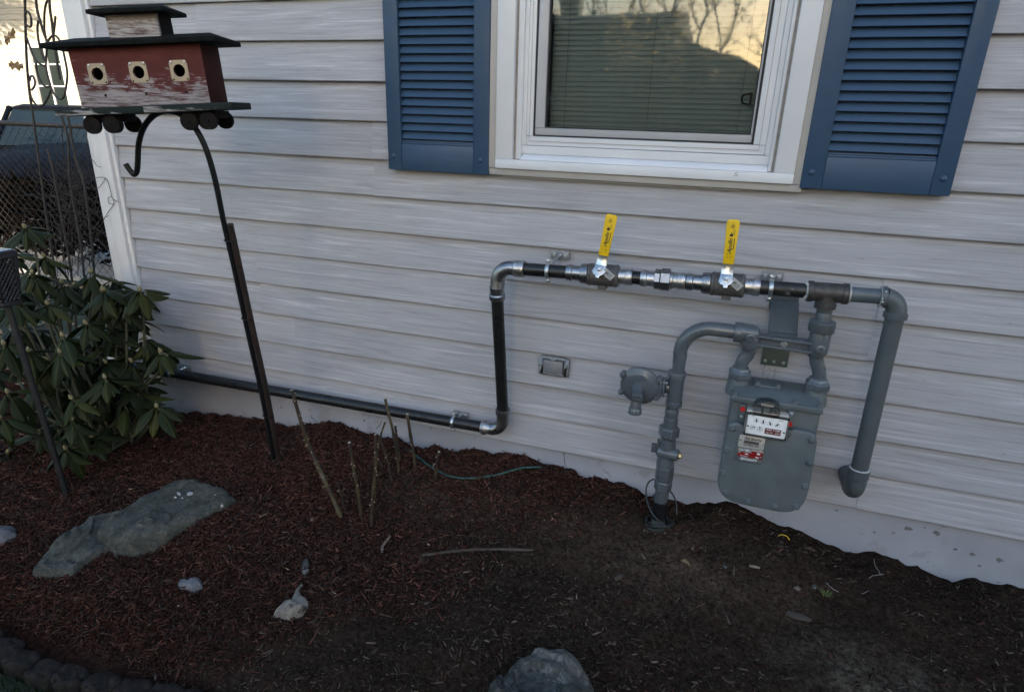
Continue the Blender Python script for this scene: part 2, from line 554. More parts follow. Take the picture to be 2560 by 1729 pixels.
def leaf_mat(name, c, mid):
    m, nt, p = nodes(name)
    tc = nt.nodes.new('ShaderNodeTexCoord')
    sp = nt.nodes.new('ShaderNodeSeparateXYZ')
    nt.links.new(tc.outputs['Object'], sp.inputs[0])
    ab = nt.nodes.new('ShaderNodeMath')
    ab.operation = 'ABSOLUTE'
    nt.links.new(sp.outputs['Y'], ab.inputs[0])
    rib = ramp(nt, ab.outputs[0], [(0.0012, (1, 1, 1)), (0.0030, (0, 0, 0))])
    oi = nt.nodes.new('ShaderNodeObjectInfo')
    tint = ramp(nt, oi.outputs['Random'], [(0.0, tuple(x * 0.75 for x in c)), (0.6, c), (0.9, (c[0] * 1.5, c[1] * 1.3, c[2] * 1.0)), (1.0, (c[0] * 2.6, c[1] * 1.9, c[2] * 1.1))])
    n = noise(nt, coords(nt, (1, 1, 1), 9), 25, 3)
    tint = mix(nt, 0.6, tint, ramp(nt, n, [(0.3, (0.65, 0.65, 0.65)), (0.7, (1, 1, 1))]), 'MULTIPLY')
    nt.links.new(mix(nt, mix(nt, 1.0, rib, (0.6, 0.6, 0.6), 'MULTIPLY'), tint, mid), p.inputs['Base Color'])
    p.inputs['Roughness'].default_value = 0.52
    p.inputs['Specular IOR Level'].default_value = 0.13
    bump(nt, p, n, 0.2, 0.001)
    return m


M['leaf'] = leaf_mat('rhododendron_leaf', (0.017, 0.0245, 0.0085), (0.060, 0.064, 0.020))
M['bud'] = mat('bud', (0.20, 0.17, 0.085), 0.6, var=0.25, scale=80)
M['stem'] = mat('stem', (0.055, 0.055, 0.032), 0.7, var=0.3)


def cane_mat():
    m, nt, p = nodes('rose_cane')
    n = noise(nt, coords(nt, (1, 1, 1), 13.0), 9, 4, 0.6, 0.4)
    col = ramp(nt, n, [(0.40, (0.022, 0.012, 0.010)), (0.49, (0.040, 0.024, 0.014)), (0.58, (0.058, 0.045, 0.017)), (0.68, (0.11, 0.085, 0.068))])
    nt.links.new(col, p.inputs['Base Color'])
    p.inputs['Roughness'].default_value = 0.6
    bump(nt, p, noise(nt, coords(nt, (60, 60, 12)), 3, 4), 0.5, 0.001)
    return m


M['cane'] = cane_mat()
M['thorn'] = mat('thorn', (0.30, 0.22, 0.15), 0.6)
M['cut_wood'] = mat('cut_wood', (0.42, 0.36, 0.27), 0.7)


def pane_mat():
    """window glass: mostly clear, tinted, mirror-like by its angle, a wiped arc of dust"""
    m = bpy.data.materials.new('window_glass')
    m.use_nodes = True
    nt = m.node_tree
    for n in list(nt.nodes):
        nt.nodes.remove(n)
    out = nt.nodes.new('ShaderNodeOutputMaterial')
    tr = nt.nodes.new('ShaderNodeBsdfTransparent')
    tr.inputs[0].default_value = (0.77, 0.805, 0.80, 1)
    gl = nt.nodes.new('ShaderNodeBsdfGlossy')
    gl.inputs['Roughness'].default_value = 0.026
    b = nt.nodes.new('ShaderNodeBump')
    b.inputs['Strength'].default_value = 0.035
    b.inputs['Distance'].default_value = 0.02
    nt.links.new(noise(nt, coords(nt, (1, 1, 1)), 5, 2), b.inputs['Height'])
    nt.links.new(b.outputs[0], gl.inputs['Normal'])
    fr = nt.nodes.new('ShaderNodeFresnel')
    fr.inputs['IOR'].default_value = 1.95
    mx = nt.nodes.new('ShaderNodeMixShader')
    nt.links.new(fr.outputs[0], mx.inputs[0])
    nt.links.new(tr.outputs[0], mx.inputs[1])
    nt.links.new(gl.outputs[0], mx.inputs[2])
    # dust smear: a ring arc
    df = nt.nodes.new('ShaderNodeBsdfDiffuse')
    df.inputs[0].default_value = (0.5, 0.52, 0.52, 1)
    tc = nt.nodes.new('ShaderNodeTexCoord')
    mp = nt.nodes.new('ShaderNodeMapping')
    mp.inputs['Location'].default_value = (0.06, 0, -1.03)
    nt.links.new(tc.outputs['Object'], mp.inputs[0])
    ln = nt.nodes.new('ShaderNodeVectorMath')
    ln.operation = 'LENGTH'
    nt.links.new(mp.outputs[0], ln.inputs[0])
    ring = ramp(nt, ln.outputs['Value'], [(0.40, (0, 0, 0)), (0.438, (1, 1, 1)), (0.442, (0.15, 0.15, 0.15)), (0.452, (0.5, 0.5, 0.5)), (0.455, (0, 0, 0))])
    msk = ramp(nt, noise(nt, coords(nt, (1, 1, 1)), 3.0, 2), [(0.42, (0, 0, 0)), (0.58, (0.22, 0.22, 0.22))])
    f = mix(nt, 1.0, ring, msk, 'MULTIPLY')
    mx2 = nt.nodes.new('ShaderNodeMixShader')
    nt.links.new(f, mx2.inputs[0])
    nt.links.new(mx.outputs[0], mx2.inputs[1])
    nt.links.new(df.outputs[0], mx2.inputs[2])
    nt.links.new(mx2.outputs[0], out.inputs[0])
    return m


M['pane'] = pane_mat()


def clear_mat():
    m = bpy.data.materials.new('clear_plastic')
    m.use_nodes = True
    nt = m.node_tree
    for n in list(nt.nodes):
        nt.nodes.remove(n)
    out = nt.nodes.new('ShaderNodeOutputMaterial')
    tr = nt.nodes.new('ShaderNodeBsdfTransparent')
    tr.inputs[0].default_value = (0.96, 0.965, 0.97, 1)
    gl = nt.nodes.new('ShaderNodeBsdfGlossy')
    gl.inputs['Roughness'].default_value = 0.08
    fr = nt.nodes.new('ShaderNodeFresnel')
    fr.inputs['IOR'].default_value = 1.5
    mx = nt.nodes.new('ShaderNodeMixShader')
    nt.links.new(fr.outputs[0], mx.inputs[0])
    nt.links.new(tr.outputs[0], mx.inputs[1])
    nt.links.new(gl.outputs[0], mx.inputs[2])
    nt.links.new(mx.outputs[0], out.inputs[0])
    return m


M['clear'] = clear_mat()


# ------------------------------------------------------------------ value noise and the ground's height
_lat = nrs.rand(256, 256)


def vnoise(x, y):
    x = np.asarray(x, float); y = np.asarray(y, float)
    xi = np.floor(x).astype(int); yi = np.floor(y).astype(int)
    fx = x - xi; fy = y - yi
    fx = fx * fx * (3 - 2 * fx); fy = fy * fy * (3 - 2 * fy)
    g = lambda a, b: _lat[a % 256, b % 256]
    return (g(xi, yi) * (1 - fx) + g(xi + 1, yi) * fx) * (1 - fy) + (g(xi, yi + 1) * (1 - fx) + g(xi + 1, yi + 1) * fx) * fy - 0.5


WX = [-4, -3.0, -2.6, -2.294, -2.022, -1.849, -1.66, -1.476, -1.283, -1.179, -0.978, -0.786, -0.604, -0.498, -0.409, -0.257, -0.094, 0.0, 0.119, 0.206, 0.274, 0.355, 0.46, 0.545, 0.621, 0.717, 0.808, 0.893, 1.041, 1.6, 3.5]
WZ = [-.24, -.22, -.20, -.184, -.163, -.15, -.137, -.095, -.099, -.110, -.089, -.083, -.056, -.065, -.094, -.103, -.125, -.121, -.100, -.088, -.104, -.122, -.163, -.179, -.161, -.184, -.192, -.184, -.183, -.2, -.2]
MOUNDS = [(-1.50, -0.62, 0.22, 0.035), (-1.62, -0.40, 0.25, 0.02), (-1.05, -0.30, 0.16, 0.015), (-0.35, -0.30, 0.18, 0.012)]


def height(x, y):
    x = np.asarray(x, float); y = np.asarray(y, float)
    d = np.maximum(0, -y)
    zw = np.interp(x, WX, WZ)
    pl = -0.148 - 0.085 * d
    k = np.exp(-(d / 0.22) ** 2)
    z = zw * k + pl * (1 - k)
    for mx, my, s, a in MOUNDS:
        z = z + a * np.exp(-((x - mx) ** 2 + (y - my) ** 2) / (s * s))
    z = z + np.exp(-(d / .10) ** 2) * (.034 * vnoise(x * 8.3 + 40, d * 6) + .022 * vnoise(x * 21 + 11, d * 20) + .012 * vnoise(x * 55, d * 50))
    far = np.clip((-2.5 - x) / 0.9, 0, 1)
    z = z * (1 - far) + (-0.29) * far
    amp = np.clip(d / 0.06, 0.62, 1)
    z = z + amp * (0.030 * vnoise(x * 4.1 + 7, y * 4.1) + 0.016 * vnoise(x * 11 + 3, y * 11 + 9) + 0.008 * vnoise(x * 27, y * 27 + 4) + 0.004 * vnoise(x * 70, y * 70))
    fr = np.clip((-1.02 - y) / 0.14, 0, 1)
    return z - 0.05 * fr


def hz(x, y):
    return float(height(x, y))


# ------------------------------------------------------------------ ground, bed, lawn, pavement
def struct(o, kind='structure'):
    o['kind'] = kind
    return o


def grid_mesh(name, x0, x1, nx, y0, y1, ny, material):
    xs = np.linspace(x0, x1, nx); ys = np.linspace(y0, y1, ny)
    gx, gy = np.meshgrid(xs, ys)
    gz = height(gx, gy)
    co = np.stack([gx, gy, gz], -1).reshape(-1, 3)
    i = np.arange((nx - 1) * (ny - 1))
    r, c = i // (nx - 1), i % (nx - 1)
    a = r * nx + c
    q = np.stack([a, a + 1, a + nx + 1, a + nx], 1)
    me = bpy.data.meshes.new(name)
    me.vertices.add(len(co)); me.vertices.foreach_set('co', co.ravel())
    me.loops.add(q.size); me.loops.foreach_set('vertex_index', q.ravel())
    me.polygons.add(len(q))
    me.polygons.foreach_set('loop_start', np.arange(0, q.size, 4))
    me.polygons.foreach_set('use_smooth', np.ones(len(q), bool))
    me.update(calc_edges=True)
    me.materials.append(material)
    o = bpy.data.objects.new(name, me)
    COL.objects.link(o)
    return o, co


def red_zone(x, y):
    """1 where the red mulch lies, 0 where bare dug soil lies"""
    d = np.maximum(0, -np.asarray(y, float))
    line = -0.50 - 0.85 * d + 0.55 * vnoise(np.asarray(x) * 3 + 2, np.asarray(y) * 3 + 5)
    v = np.clip((line - x) / 0.60 + 0.5, 0, 1)
    clump = np.exp(-((x + 1.02) ** 2 + (y + 0.26) ** 2) / 0.035)
    return v * (1 - 0.75 * clump)


bed, co = grid_mesh('garden_bed', -3.9, 3.2, 600, -1.24, 0.9, 190, M['soil'])
struct(bed)
rz = red_zone(co[:, 0], co[:, 1])
soilc = np.ones((len(co), 4))
moss = np.exp(-((co[:, 0] - 0.52) ** 2 / 0.035 + (co[:, 1] + 0.53) ** 2 / 0.012)) * (0.7 + 0.8 * vnoise(co[:, 0] * 25, co[:, 1] * 25))
moss += 0.6 * np.exp(-((co[:, 0] + 0.85) ** 2 / 0.05 + (co[:, 1] + 0.22) ** 2 / 0.02)) * (0.6 + vnoise(co[:, 0] * 25, co[:, 1] * 25))
dry = 0.9 * np.exp(-((co[:, 0] + 0.02) ** 2 / 0.12 + (co[:, 1] + 0.28) ** 2 / 0.02)) * (0.7 + vnoise(co[:, 0] * 9, co[:, 1] * 9))
for k, (rc, sc, mc, dc) in enumerate(((1.25, 1.0, 2.3, 2.0), (0.72, 0.93, 2.9, 1.75), (0.66, 0.88, 2.9, 1.6))):
    soilc[:, k] = rc * rz + sc * (1 - rz) + mc * np.clip(moss, 0, 1) * 0.9 + dc * np.clip(dry, 0, 1)
at = bed.data.attributes.new('tint', 'FLOAT_COLOR', 'POINT')
at.data.foreach_set('color', soilc.ravel())

mb = MB()
mb.box((-400, -400, -1.2), (400, 400, -0.34))
struct(mb.build('ground', M['lawn_soil'], smooth=0))
mb = MB()
mb.box((-40, 1.95, -0.5), (-3.0, 5.6, -0.292))
struct(mb.build('driveway', M['concrete'], bevel=0.01))
mb = MB()
mb.box((-60, -11.5, -0.5), (60, -5.5, -0.33))
struct(mb.build('road', M['asphalt'], smooth=0))
mb = MB()
mb.box((-9, -5.0, -0.6), (9, -1.24, -0.29))
struct(mb.build('lawn', M['lawn_soil'], smooth=0))


def blades():
    n = 26000
    x = nrs.uniform(-2.6, 0.8, n); y = nrs.uniform(-2.1, -1.215, n)
    keep = vnoise(x * 6, y * 6) + nrs.uniform(-.3, .5, n) > -0.2
    x, y = x[keep], y[keep]; n = len(x)
    h = nrs.uniform(.02, .06, n); a = nrs.uniform(0, 6.28, n); b = nrs.uniform(0, 6.28, n); wd = nrs.uniform(.0010, .0022, n)
    ln = nrs.uniform(.2, 1.0, n) * h
    z = np.full(n, -0.291)
    p0 = np.stack([x - wd * np.cos(a), y - wd * np.sin(a), z], 1)
    p1 = np.stack([x + wd * np.cos(a), y + wd * np.sin(a), z], 1)
    m = np.stack([x + .35 * ln * np.cos(b), y + .35 * ln * np.sin(b), z + .65 * h], 1)
    off = np.stack([wd * .7 * np.cos(a), wd * .7 * np.sin(a), 0 * a], 1)
    t = np.stack([x + ln * np.cos(b), y + ln * np.sin(b), z + h], 1)
    co = np.stack([p0, p1, m + off, m - off, t], 1).reshape(-1, 3)
    i = np.arange(n)[:, None] * 5
    f = [tuple(r) for r in np.concatenate([i, i + 1, i + 2, i + 3], 1)] + [tuple(r) for r in np.concatenate([i + 3, i + 2, i + 4], 1)]
    me = bpy.data.meshes.new('grass')
    me.from_pydata(co, [], f)
    c = np.zeros((n, 4)); g = nrs.uniform(.5, 1.2, n)
    dryb = nrs.rand(n) < .12
    c[:, 0] = np.where(dryb, .10, .016) * g; c[:, 1] = np.where(dryb, .085, .033) * g; c[:, 2] = np.where(dryb, .04, .009) * g; c[:, 3] = 1
    at = me.attributes.new('tint', 'FLOAT_COLOR', 'POINT')
    at.data.foreach_set('color', np.repeat(c, 5, 0).ravel())
    me.materials.append(M['grass'])
    o = bpy.data.objects.new('grass', me); COL.objects.link(o)
    tag(o, 'short dark green lawn grass outside the edging stones', 'grass', kind='stuff')


blades()


def chips(name, x, y, L, W, T, tint, lift, pitch=0.35):
    n = len(x)
    yaw = nrs.uniform(0, 2 * np.pi, n); pt = nrs.normal(0, pitch, n); rl = nrs.normal(0, 0.5, n)
    z = height(x, y) + lift
    cx = np.stack([np.cos(yaw) * np.cos(pt), np.sin(yaw) * np.cos(pt), np.sin(pt)], 1)
    sx = np.stack([-np.sin(yaw), np.cos(yaw), 0 * yaw], 1)
    up = np.cross(cx, sx)
    sy = sx * np.cos(rl)[:, None] + up * np.sin(rl)[:, None]
    uz = np.cross(cx, sy)
    c = np.stack([x, y, z], 1)
    bend = nrs.normal(0, .12, n)
    vs = []
    for sxx, wy, tz in ((-1, -.55, -1), (1, -.35, -1), (1, .5, -1), (-1, .75, -1), (-1, -.5, 1), (1, -.3, 1), (1, .45, 1), (-1, .7, 1)):
        vs.append(c + cx * (L * .5 * sxx * nrs.uniform(.8, 1.1, n))[:, None] + sy * (W * .5 * wy * nrs.uniform(.7, 1.5, n))[:, None] + uz * (T * .5 * tz + bend * W * (sxx > 0))[:, None])
    co = np.stack(vs, 1).reshape(-1, 3)
    quad = np.array([(0, 3, 2, 1), (4, 5, 6, 7), (0, 1, 5, 4), (1, 2, 6, 5), (2, 3, 7, 6), (3, 0, 4, 7)])
    q = (np.arange(n)[:, None, None] * 8 + quad[None]).reshape(-1, 4)
    me = bpy.data.meshes.new(name)
    me.vertices.add(len(co)); me.vertices.foreach_set('co', co.ravel())
    me.loops.add(q.size); me.loops.foreach_set('vertex_index', q.ravel().astype(np.int32))
    me.polygons.add(len(q)); me.polygons.foreach_set('loop_start', np.arange(0, q.size, 4))
    me.update(calc_edges=True)
    at = me.attributes.new('tint', 'FLOAT_COLOR', 'POINT')
    c4 = np.ones((n, 4)); c4[:, :3] = tint
    at.data.foreach_set('color', np.repeat(c4, 8, 0).ravel())
    me.materials.append(M['chips'])
    o = bpy.data.objects.new(name, me); COL.objects.link(o)
    return o


def make_mulch():
    n = 105000
    x = nrs.uniform(-3.1, 0.4, n); y = -nrs.uniform(-0.015, 1.12, n)
    z = red_zone(x, y)
    dens = np.clip(z * 1.1, 0, 1)
    k = nrs.rand(n) < dens
    x, y = x[k], y[k]; n = len(x)
    big = nrs.rand(n) < .07
    L = np.where(big, nrs.uniform(.026, .050, n), nrs.gamma(3.0, .0043, n) + .004)
    W = np.where(big, nrs.uniform(.005, .011, n), nrs.uniform(.0018, .0058, n))
    T = nrs.uniform(.0012, .004, n)
    g = np.exp(nrs.normal(0, .42, n))
    t = np.stack([.074 * g, .0345 * g, .0255 * g], 1)
    grey = nrs.rand(n) < .16
    t[grey] = (np.stack([.050 * g, .036 * g, .030 * g], 1))[grey]
    pale = nrs.rand(n) < .012
    t[pale] = (np.stack([.17 * g, .115 * g, .08 * g], 1))[pale]
    fade = np.clip((-0.55 - y) / .5, 0, 1)[:, None]
    t = np.clip(t * (1 - .25 * fade), 0, .4)
    o = chips('mulch', x, y, L, W, T, t, nrs.uniform(-.001, .008, n))
    tag(o, 'reddish brown shredded bark mulch covering the left of the bed', 'mulch', kind='stuff')
    n = 60000
    x = nrs.uniform(-2.2, 2.6, n); y = -nrs.uniform(0.0, 1.14, n)
    z = red_zone(x, y)
    dens = np.clip((1 - z) * (.38 + .75 * vnoise(x * 5, y * 5)), 0.02, 1)
    k = (nrs.rand(n) < dens)
    x, y = x[k], y[k]; n = len(x)
    big = nrs.rand(n) < .10
    L = np.where(big, nrs.uniform(.020, .038, n), nrs.gamma(2.5, .0036, n) + .003)
    W = np.where(big, nrs.uniform(.005, .010, n), nrs.uniform(.0018, .006, n))
    T = nrs.uniform(.0012, .0035, n)
    g = np.exp(nrs.normal(0, .50, n))
    t = np.stack([.058 * g, .043 * g, .034 * g], 1)
    red = nrs.rand(n) < .22
    t[red] = (np.stack([.040 * g, .018 * g, .015 * g], 1))[red]
    pale = nrs.rand(n) < .05
    t[pale] = (np.stack([.085 * g, .066 * g, .052 * g], 1))[pale]
    o = chips('wood_debris', x, y, L, W, T, np.clip(t, 0, .35), nrs.uniform(-.002, .003, n), .25)
    tag(o, 'sparse brown bark bits and twigs lying on the dark dug soil', 'mulch', kind='stuff')
    # crumbs of soil
    n = 26000
    x = nrs.uniform(-1.6, 2.6, n); y = -nrs.uniform(0.0, 1.14, n)
    k = nrs.rand(n) < np.clip((1 - red_zone(x, y)) * (.5 + vnoise(x * 4 + 9, y * 4)), .03, 1)
    x, y = x[k], y[k]; n = len(x)
    L = np.minimum(nrs.gamma(2.0, .0021, n) + .0025, .017)
    g = np.exp(nrs.normal(0, .3, n))
    t = np.stack([.032 * g, .0225 * g, .0175 * g], 1)
    o = chips('soil_crumbs', x, y, L, L * .8, L * .45, t, nrs.uniform(-.003, .0005, n), .5)
    tag(o, 'small dark crumbs of dug soil in front of the meter', 'soil', kind='stuff')


make_mulch()

# ------------------------------------------------------------------ the house: boards, corner post, foundation, window, shutters
EXP = 0.127
house = thing('house', 'grey vinyl-sided house wall with white window, blue shutters and painted foundation', 'house', (-0.7, 0.0, -0.2))
WX0, WX1, WZ0, WZ1 = -0.735, 0.150, 1.012, 2.16        # where the boards stop at the window


def siding_board(x0, x1, i, proud=0.0, ztrim=None):
    z0, z1 = i * EXP, (i + 1) * EXP + 0.006
    if ztrim: z1 = min(z1, ztrim)
    n = max(2, int((x1 - x0) / 0.25))
    prof = [(0.0200, z0 + 0.0070), (0.0030, z0 + 0.0052), (0.0, z0), (-0.0012, z0 + 0.002), (-0.0012, z0 + 0.010), (0.0160 * (z1 - z0) / (EXP + .006), z1), (0.0225, z1)]
    vs, fs = [], []
    ph = rnd.uniform(0, 6)
    for k in range(n + 1):
        x = x0 + (x1 - x0) * k / n
        wob = 0.0008 * math.sin(x * 3.1 + ph) + 0.0005 * math.sin(x * 7.7 + ph * 2)
        for (y, z) in prof:
            vs.append((x, y - proud + wob * (y < .013), z + wob * 0.6))
    m = len(prof)
    for k in range(n):
        for j in range(m - 1):
            fs.append((k * m + j, (k + 1) * m + j, (k + 1) * m + j + 1, k * m + j + 1))
        fs.append((k * m + m - 1, (k + 1) * m + m - 1, (k + 1) * m, k * m))
    fs.append(tuple(range(m)))
    fs.append(tuple(reversed([n * m + j for j in range(m)])))
    MB().add(vs, fs).build('siding_board', M['siding'], house, smooth=20)


JOINTS = {0: [0.545], 1: [], 2: [-1.6], 3: [-1.755], 4: [-1.755, 0.455], 5: [0.475], 6: [-2.0], 7: [-1.195], 8: [-1.195], 9: [], 10: [-1.9], 11: [-1.9]}
for i in range(0, 21):
    js = sorted(JOINTS.get(i, [rnd.choice([-1.6, -1.2, 1.6])]) + [2.7 + 0.6 * (i % 3)])
    segs, x = [], -2.418
    for j in js + [6.4]:
        segs.append((x, j)); x = j - 0.022
    pr = 0.0
    for (a, b) in segs:
        z0, z1 = i * EXP, (i + 1) * EXP
        if z1 > WZ0 and z0 < WZ1 and a < WX1 and b > WX0 and z0 >= WZ0 - 0.001:
            if a < WX0: siding_board(a, WX0, i, pr)
            if b > WX1: siding_board(WX1, b, i, pr)
        else:
            siding_board(a, b, i, pr)
        pr = 0.0032 - pr

mb = MB()
mb.box((-2.555, -0.009, -0.05), (-2.503, 0.06, 2.66))
mb.box((-2.503, -0.020, -0.05), (-2.440, 0.03, 2.66))
mb.box((-2.440, -0.007, -0.05), (-2.421, 0.025, 2.66))
mb.box((-2.566, 0.06, -0.05), (-2.550, 0.16, 2.66))
mb.build('corner_post', M['white_vinyl'], house, bevel=0.003)
mb = MB()
mb.box((-2.53, 0.0232, -0.7), (6.4, 0.22, 0.006))
mb.build('foundation', M['foundation'], house, bevel=0.004)
M['flake'] = mat('bare_concrete', (0.13, 0.125, 0.125), 0.9, var=.3, scale=60, bmp=.5)
for x, z, l, lean_ in ((-0.472, -.004, .075, .02), (-1.245, -.03, .05, -.03), (-1.60, -.07, .05, .05)):
    pts = [(x + lean_ * t + rnd.uniform(-.004, .004), .0228, z - l * t) for t in (0, .2, .4, .6, .8, 1)]
    mb = MB(); mb.tube(pts, [.0011, .0016, .0009, .0015, .001, .0005], 5); mb.build('crack', M['gasket'], house)
for x, z, r_ in ((0.690, -.052, .014), (0.772, -.048, .012), (0.735, -.036, .004), (0.835, -.092, .008), (0.880, -.098, .011), (0.475, -.035, .007), (0.955, -.10, .013), (0.60, -.09, .005), (-0.30, -.065, .004), (-1.02, -.02, .005), (-1.33, -.045, .006), (-1.75, -.06, .008), (0.91, -.135, .006)):
    mb = MB()
    pts = [(x + r_ * rnd.uniform(.5, 1.2) * math.cos(a), z + .7 * r_ * rnd.uniform(.4, 1.2) * math.sin(a)) for a in [6.2832 * i / 9 for i in range(9)]]
    mb.prism(pts, lambda a, b, h: Vector((a, h, b)), .0222, .0232)
    mb.build('paint_flake', M['flake'], house, smooth=0)
mb = MB()
mb.box((-2.548, 0.161, 0.0), (-2.50, 8.0, 2.66))
mb.box((-2.53, 0.221, -0.7), (-2.48, 8.0, -0.001))
mb.build('end_wall', M['siding'], house, smooth=0)
mb = MB()
mb.box((6.35, 0.25, -0.7), (6.4, 8.0, 2.66))
mb.box((-2.49, 7.95, -0.7), (6.34, 8.0, 2.66))
mb.build('back_wall', M['siding'], house, smooth=0)
mb = MB()
mb.box((-2.75, -0.10, 2.675), (6.8, 8.4, 2.70))
mb.box((-2.77, -0.13, 2.66), (6.8, -0.105, 2.86))
mb.build('eave', M['white_vinyl'], house, smooth=0)
mb = MB()
mb.add([(-2.79, -0.17, 2.86), (6.9, -0.17, 2.86), (6.9, 8.5, 2.86), (-2.79, 8.5, 2.86), (-2.79, 4.0, 4.6), (6.9, 4.0, 4.6)],
       [(0, 1, 5, 4), (2, 3, 4, 5), (0, 4, 3), (1, 2, 5), (0, 3, 2, 1)])
mb.build('roof', M['roof'], house, smooth=0)
mb = MB()                              # dark room behind the glass
mb.box((-1.4, 0.6, 0.4), (0.9, 0.62, 2.5))
mb.box((-1.42, 0.10, 0.4), (-1.4, 0.62, 2.5)); mb.box((0.9, 0.10, 0.4), (0.92, 0.62, 2.5))
mb.box((-1.4, 0.10, 0.38), (0.9, 0.6, 0.4)); mb.box((-1.4, 0.10, 2.5), (0.9, 0.6, 2.52))
mb.build('room_wall', M['room'], house, smooth=0)

# ---- window
mb = MB()
for a, b in (((-1.3, 0.045, 0.9), (-0.66, 0.09, 2.3)), ((0.09, 0.045, 0.9), (0.85, 0.09, 2.3)), ((-0.66, 0.045, 0.9), (0.09, 0.09, 1.10)), ((-0.66, 0.045, 2.06), (0.09, 0.09, 2.3))):
    mb.box(a, b)
window = mb.build('window', M['room'], house, smooth=0)


def ring(xa, xb, xc, xd, za, zb, zc, zd, y0, y1):
    """rectangular frame: left stile xa-xb, right stile xc-xd, bottom rail za-zb, top rail zc-zd"""
    m = MB()
    m.box((xa, y0, za), (xd, y1, zb)); m.box((xa, y0, zc), (xd, y1, zd))
    m.box((xa, y0, zb), (xb, y1, zc)); m.box((xc, y0, zb), (xd, y1, zc))
    return m


ring(-0.768, -0.7445, 0.1605, 0.186, 0.990, 1.0110, 2.165, 2.19, -0.021, 0.016).build('trim_channel', M['beige_vinyl'], window, bevel=0.0015)
mb = MB()
mb.box((-0.744, -0.031, 1.0115), (0.160, 0.03, 1.0400)); mb.box((-0.744, -0.031, 2.10), (0.160, 0.03, 2.165))
mb.box((-0.744, -0.0295, 1.0402), (-0.687, 0.03, 2.0998)); mb.box((0.1055, -0.0295, 1.0402), (0.160, 0.03, 2.0998))
mb.build('casing', M['white_vinyl'], window, bevel=0.002)
ring(-0.6865, -0.6795, 0.0985, 0.105, 1.0405, 1.0425, 2.09, 2.0995, -0.012, 0.03).build('caulk_line', M['caulk'], window, smooth=0)
mb = MB()
mb.box((-0.679, -0.017, 1.043), (-0.661, 0.03, 2.09))
mb.build('brickmould', M['white_vinyl'], window, bevel=0.0015)
mb = MB()
mb.box((0.0885, -0.017, 1.043), (0.098, 0.03, 2.09))
mb.build('brickmould', M['white_vinyl'], window, bevel=0.0015)
mb = MB()                              # sloped sill, then the inner steps
mb.add([(-0.660, -0.029, 1.0405), (0.088, -0.029, 1.0405), (0.088, 0.03, 1.0405), (-0.660, 0.03, 1.0405), (-0.660, -0.029, 1.043), (0.088, -0.029, 1.043), (0.088, -0.002, 1.0585), (-0.660, -0.002, 1.0585), (-0.660, 0.03, 1.0585), (0.088, 0.03, 1.0585)],
       [(3, 2, 1, 0), (0, 1, 5, 4), (4, 5, 6, 7), (7, 6, 9, 8), (2, 3, 8, 9), (0, 4, 7, 8, 3), (1, 2, 9, 6, 5)])
mb.build('sill', M['white_vinyl'], window, bevel=0.0012)
ring(-0.6605, -0.650, 0.0745, 0.0880, 1.059, 1.0855, 2.07, 2.09, -0.004, 0.03).build('frame', M['white_vinyl'], window, bevel=0.0015)
ring(-0.6495, -0.6295, 0.0400, 0.0740, 1.0865, 1.114, 2.05, 2.069, 0.003, 0.034).build('frame', M['white_vinyl'], window, bevel=0.002)
ring(-0.641, -0.6400, 0.0560, 0.0570, 1.098, 1.0995, 2.06, 2.061, 0.0018, 0.004).build('frame_groove', M['caulk'], window, smooth=0)
ring(-0.6292, -0.6235, 0.0335, 0.0397, 1.1145, 1.1180, 2.045, 2.0495, 0.007, 0.034).build('gasket', M['gasket'], window, smooth=0)
ring(-0.6232, -0.5930, 0.0285, 0.0332, 1.1183, 1.1400, 2.01, 2.0447, 0.009, 0.034).build('sash', M['grey_sash'], window, bevel=0.0015)
ring(-0.5928, -0.5890, 0.0262, 0.0283, 1.1402, 1.1440, 2.005, 2.0098, 0.016, 0.034).build('glazing_bead', M['gasket'], window, smooth=0)
mb = MB()
mb.add([(-0.5905, 0.026, 1.1415), (0.0270, 0.026, 1.1415), (0.0270, 0.026, 2.008), (-0.5905, 0.026, 2.008)], [(0, 1, 2, 3)])
mb.build('pane', M['pane'], window, smooth=0, fix=False)
mb = MB()
mb.obox((0.015, 0.050, 1.238), (0.0035, 0, 0), (0, 0.006, 0), (0, 0, 0.017))
mb.tube([(0.013, 0.047, 1.252), (-0.006, 0.047, 1.248), (-0.010, 0.047, 1.240), (-0.006, 0.047, 1.226), (0.013, 0.047, 1.222)], 0.0028, 8)
mb.build('latch', M['gasket'], window)
mb = MB()                              # loose strip below the window
mb.obox((-0.35, -0.004, 0.985), (0.37, 0, 0), (0, 0.005, 0), (0, 0, 0.0022))
mb.build('flashing_strip', M['beige_vinyl'], window, bevel=0.0006)

# ---- blind hanging behind the glass
blind = thing('window_blind', 'closed venetian blind with greenish slats hanging behind the window glass', 'window blind', (-0.28, 0.075, 1.12))
slat = MB()
nseg = 5
pv, pf = [], []
for k in range(nseg + 1):
    t = k / nseg - 0.5
    yy = 0.003 * (1 - 4 * t * t)
    for x in (-0.314, 0.314):
        pv.append((x, -yy * 0.6 + t * 0.006, t * 0.0158))
for k in range(nseg):
    pf.append((2 * k, 2 * k + 1, 2 * k + 3, 2 * k + 2))
slat.add(pv, pf)
slat_me = slat.data('slat', M['blind'], smooth=60, fix=False)
for k in range(60):
    put('slat', slat_me, blind, (-0.281, 0.078, 1.143 + k * 0.0147), (rnd.uniform(-.03, .03), 0, rnd.uniform(-.001, .001)))
mb = MB()
mb.box((-0.598, 0.070, 1.120), (0.036, 0.086, 1.134))
mb.build('bottom_rail', M['blind'], blind, bevel=0.002)
mb = MB()
mb.box((-0.598, 0.068, 2.02), (0.036, 0.10, 2.06))
mb.build('head_rail', M['blind'], blind, bevel=0.002)
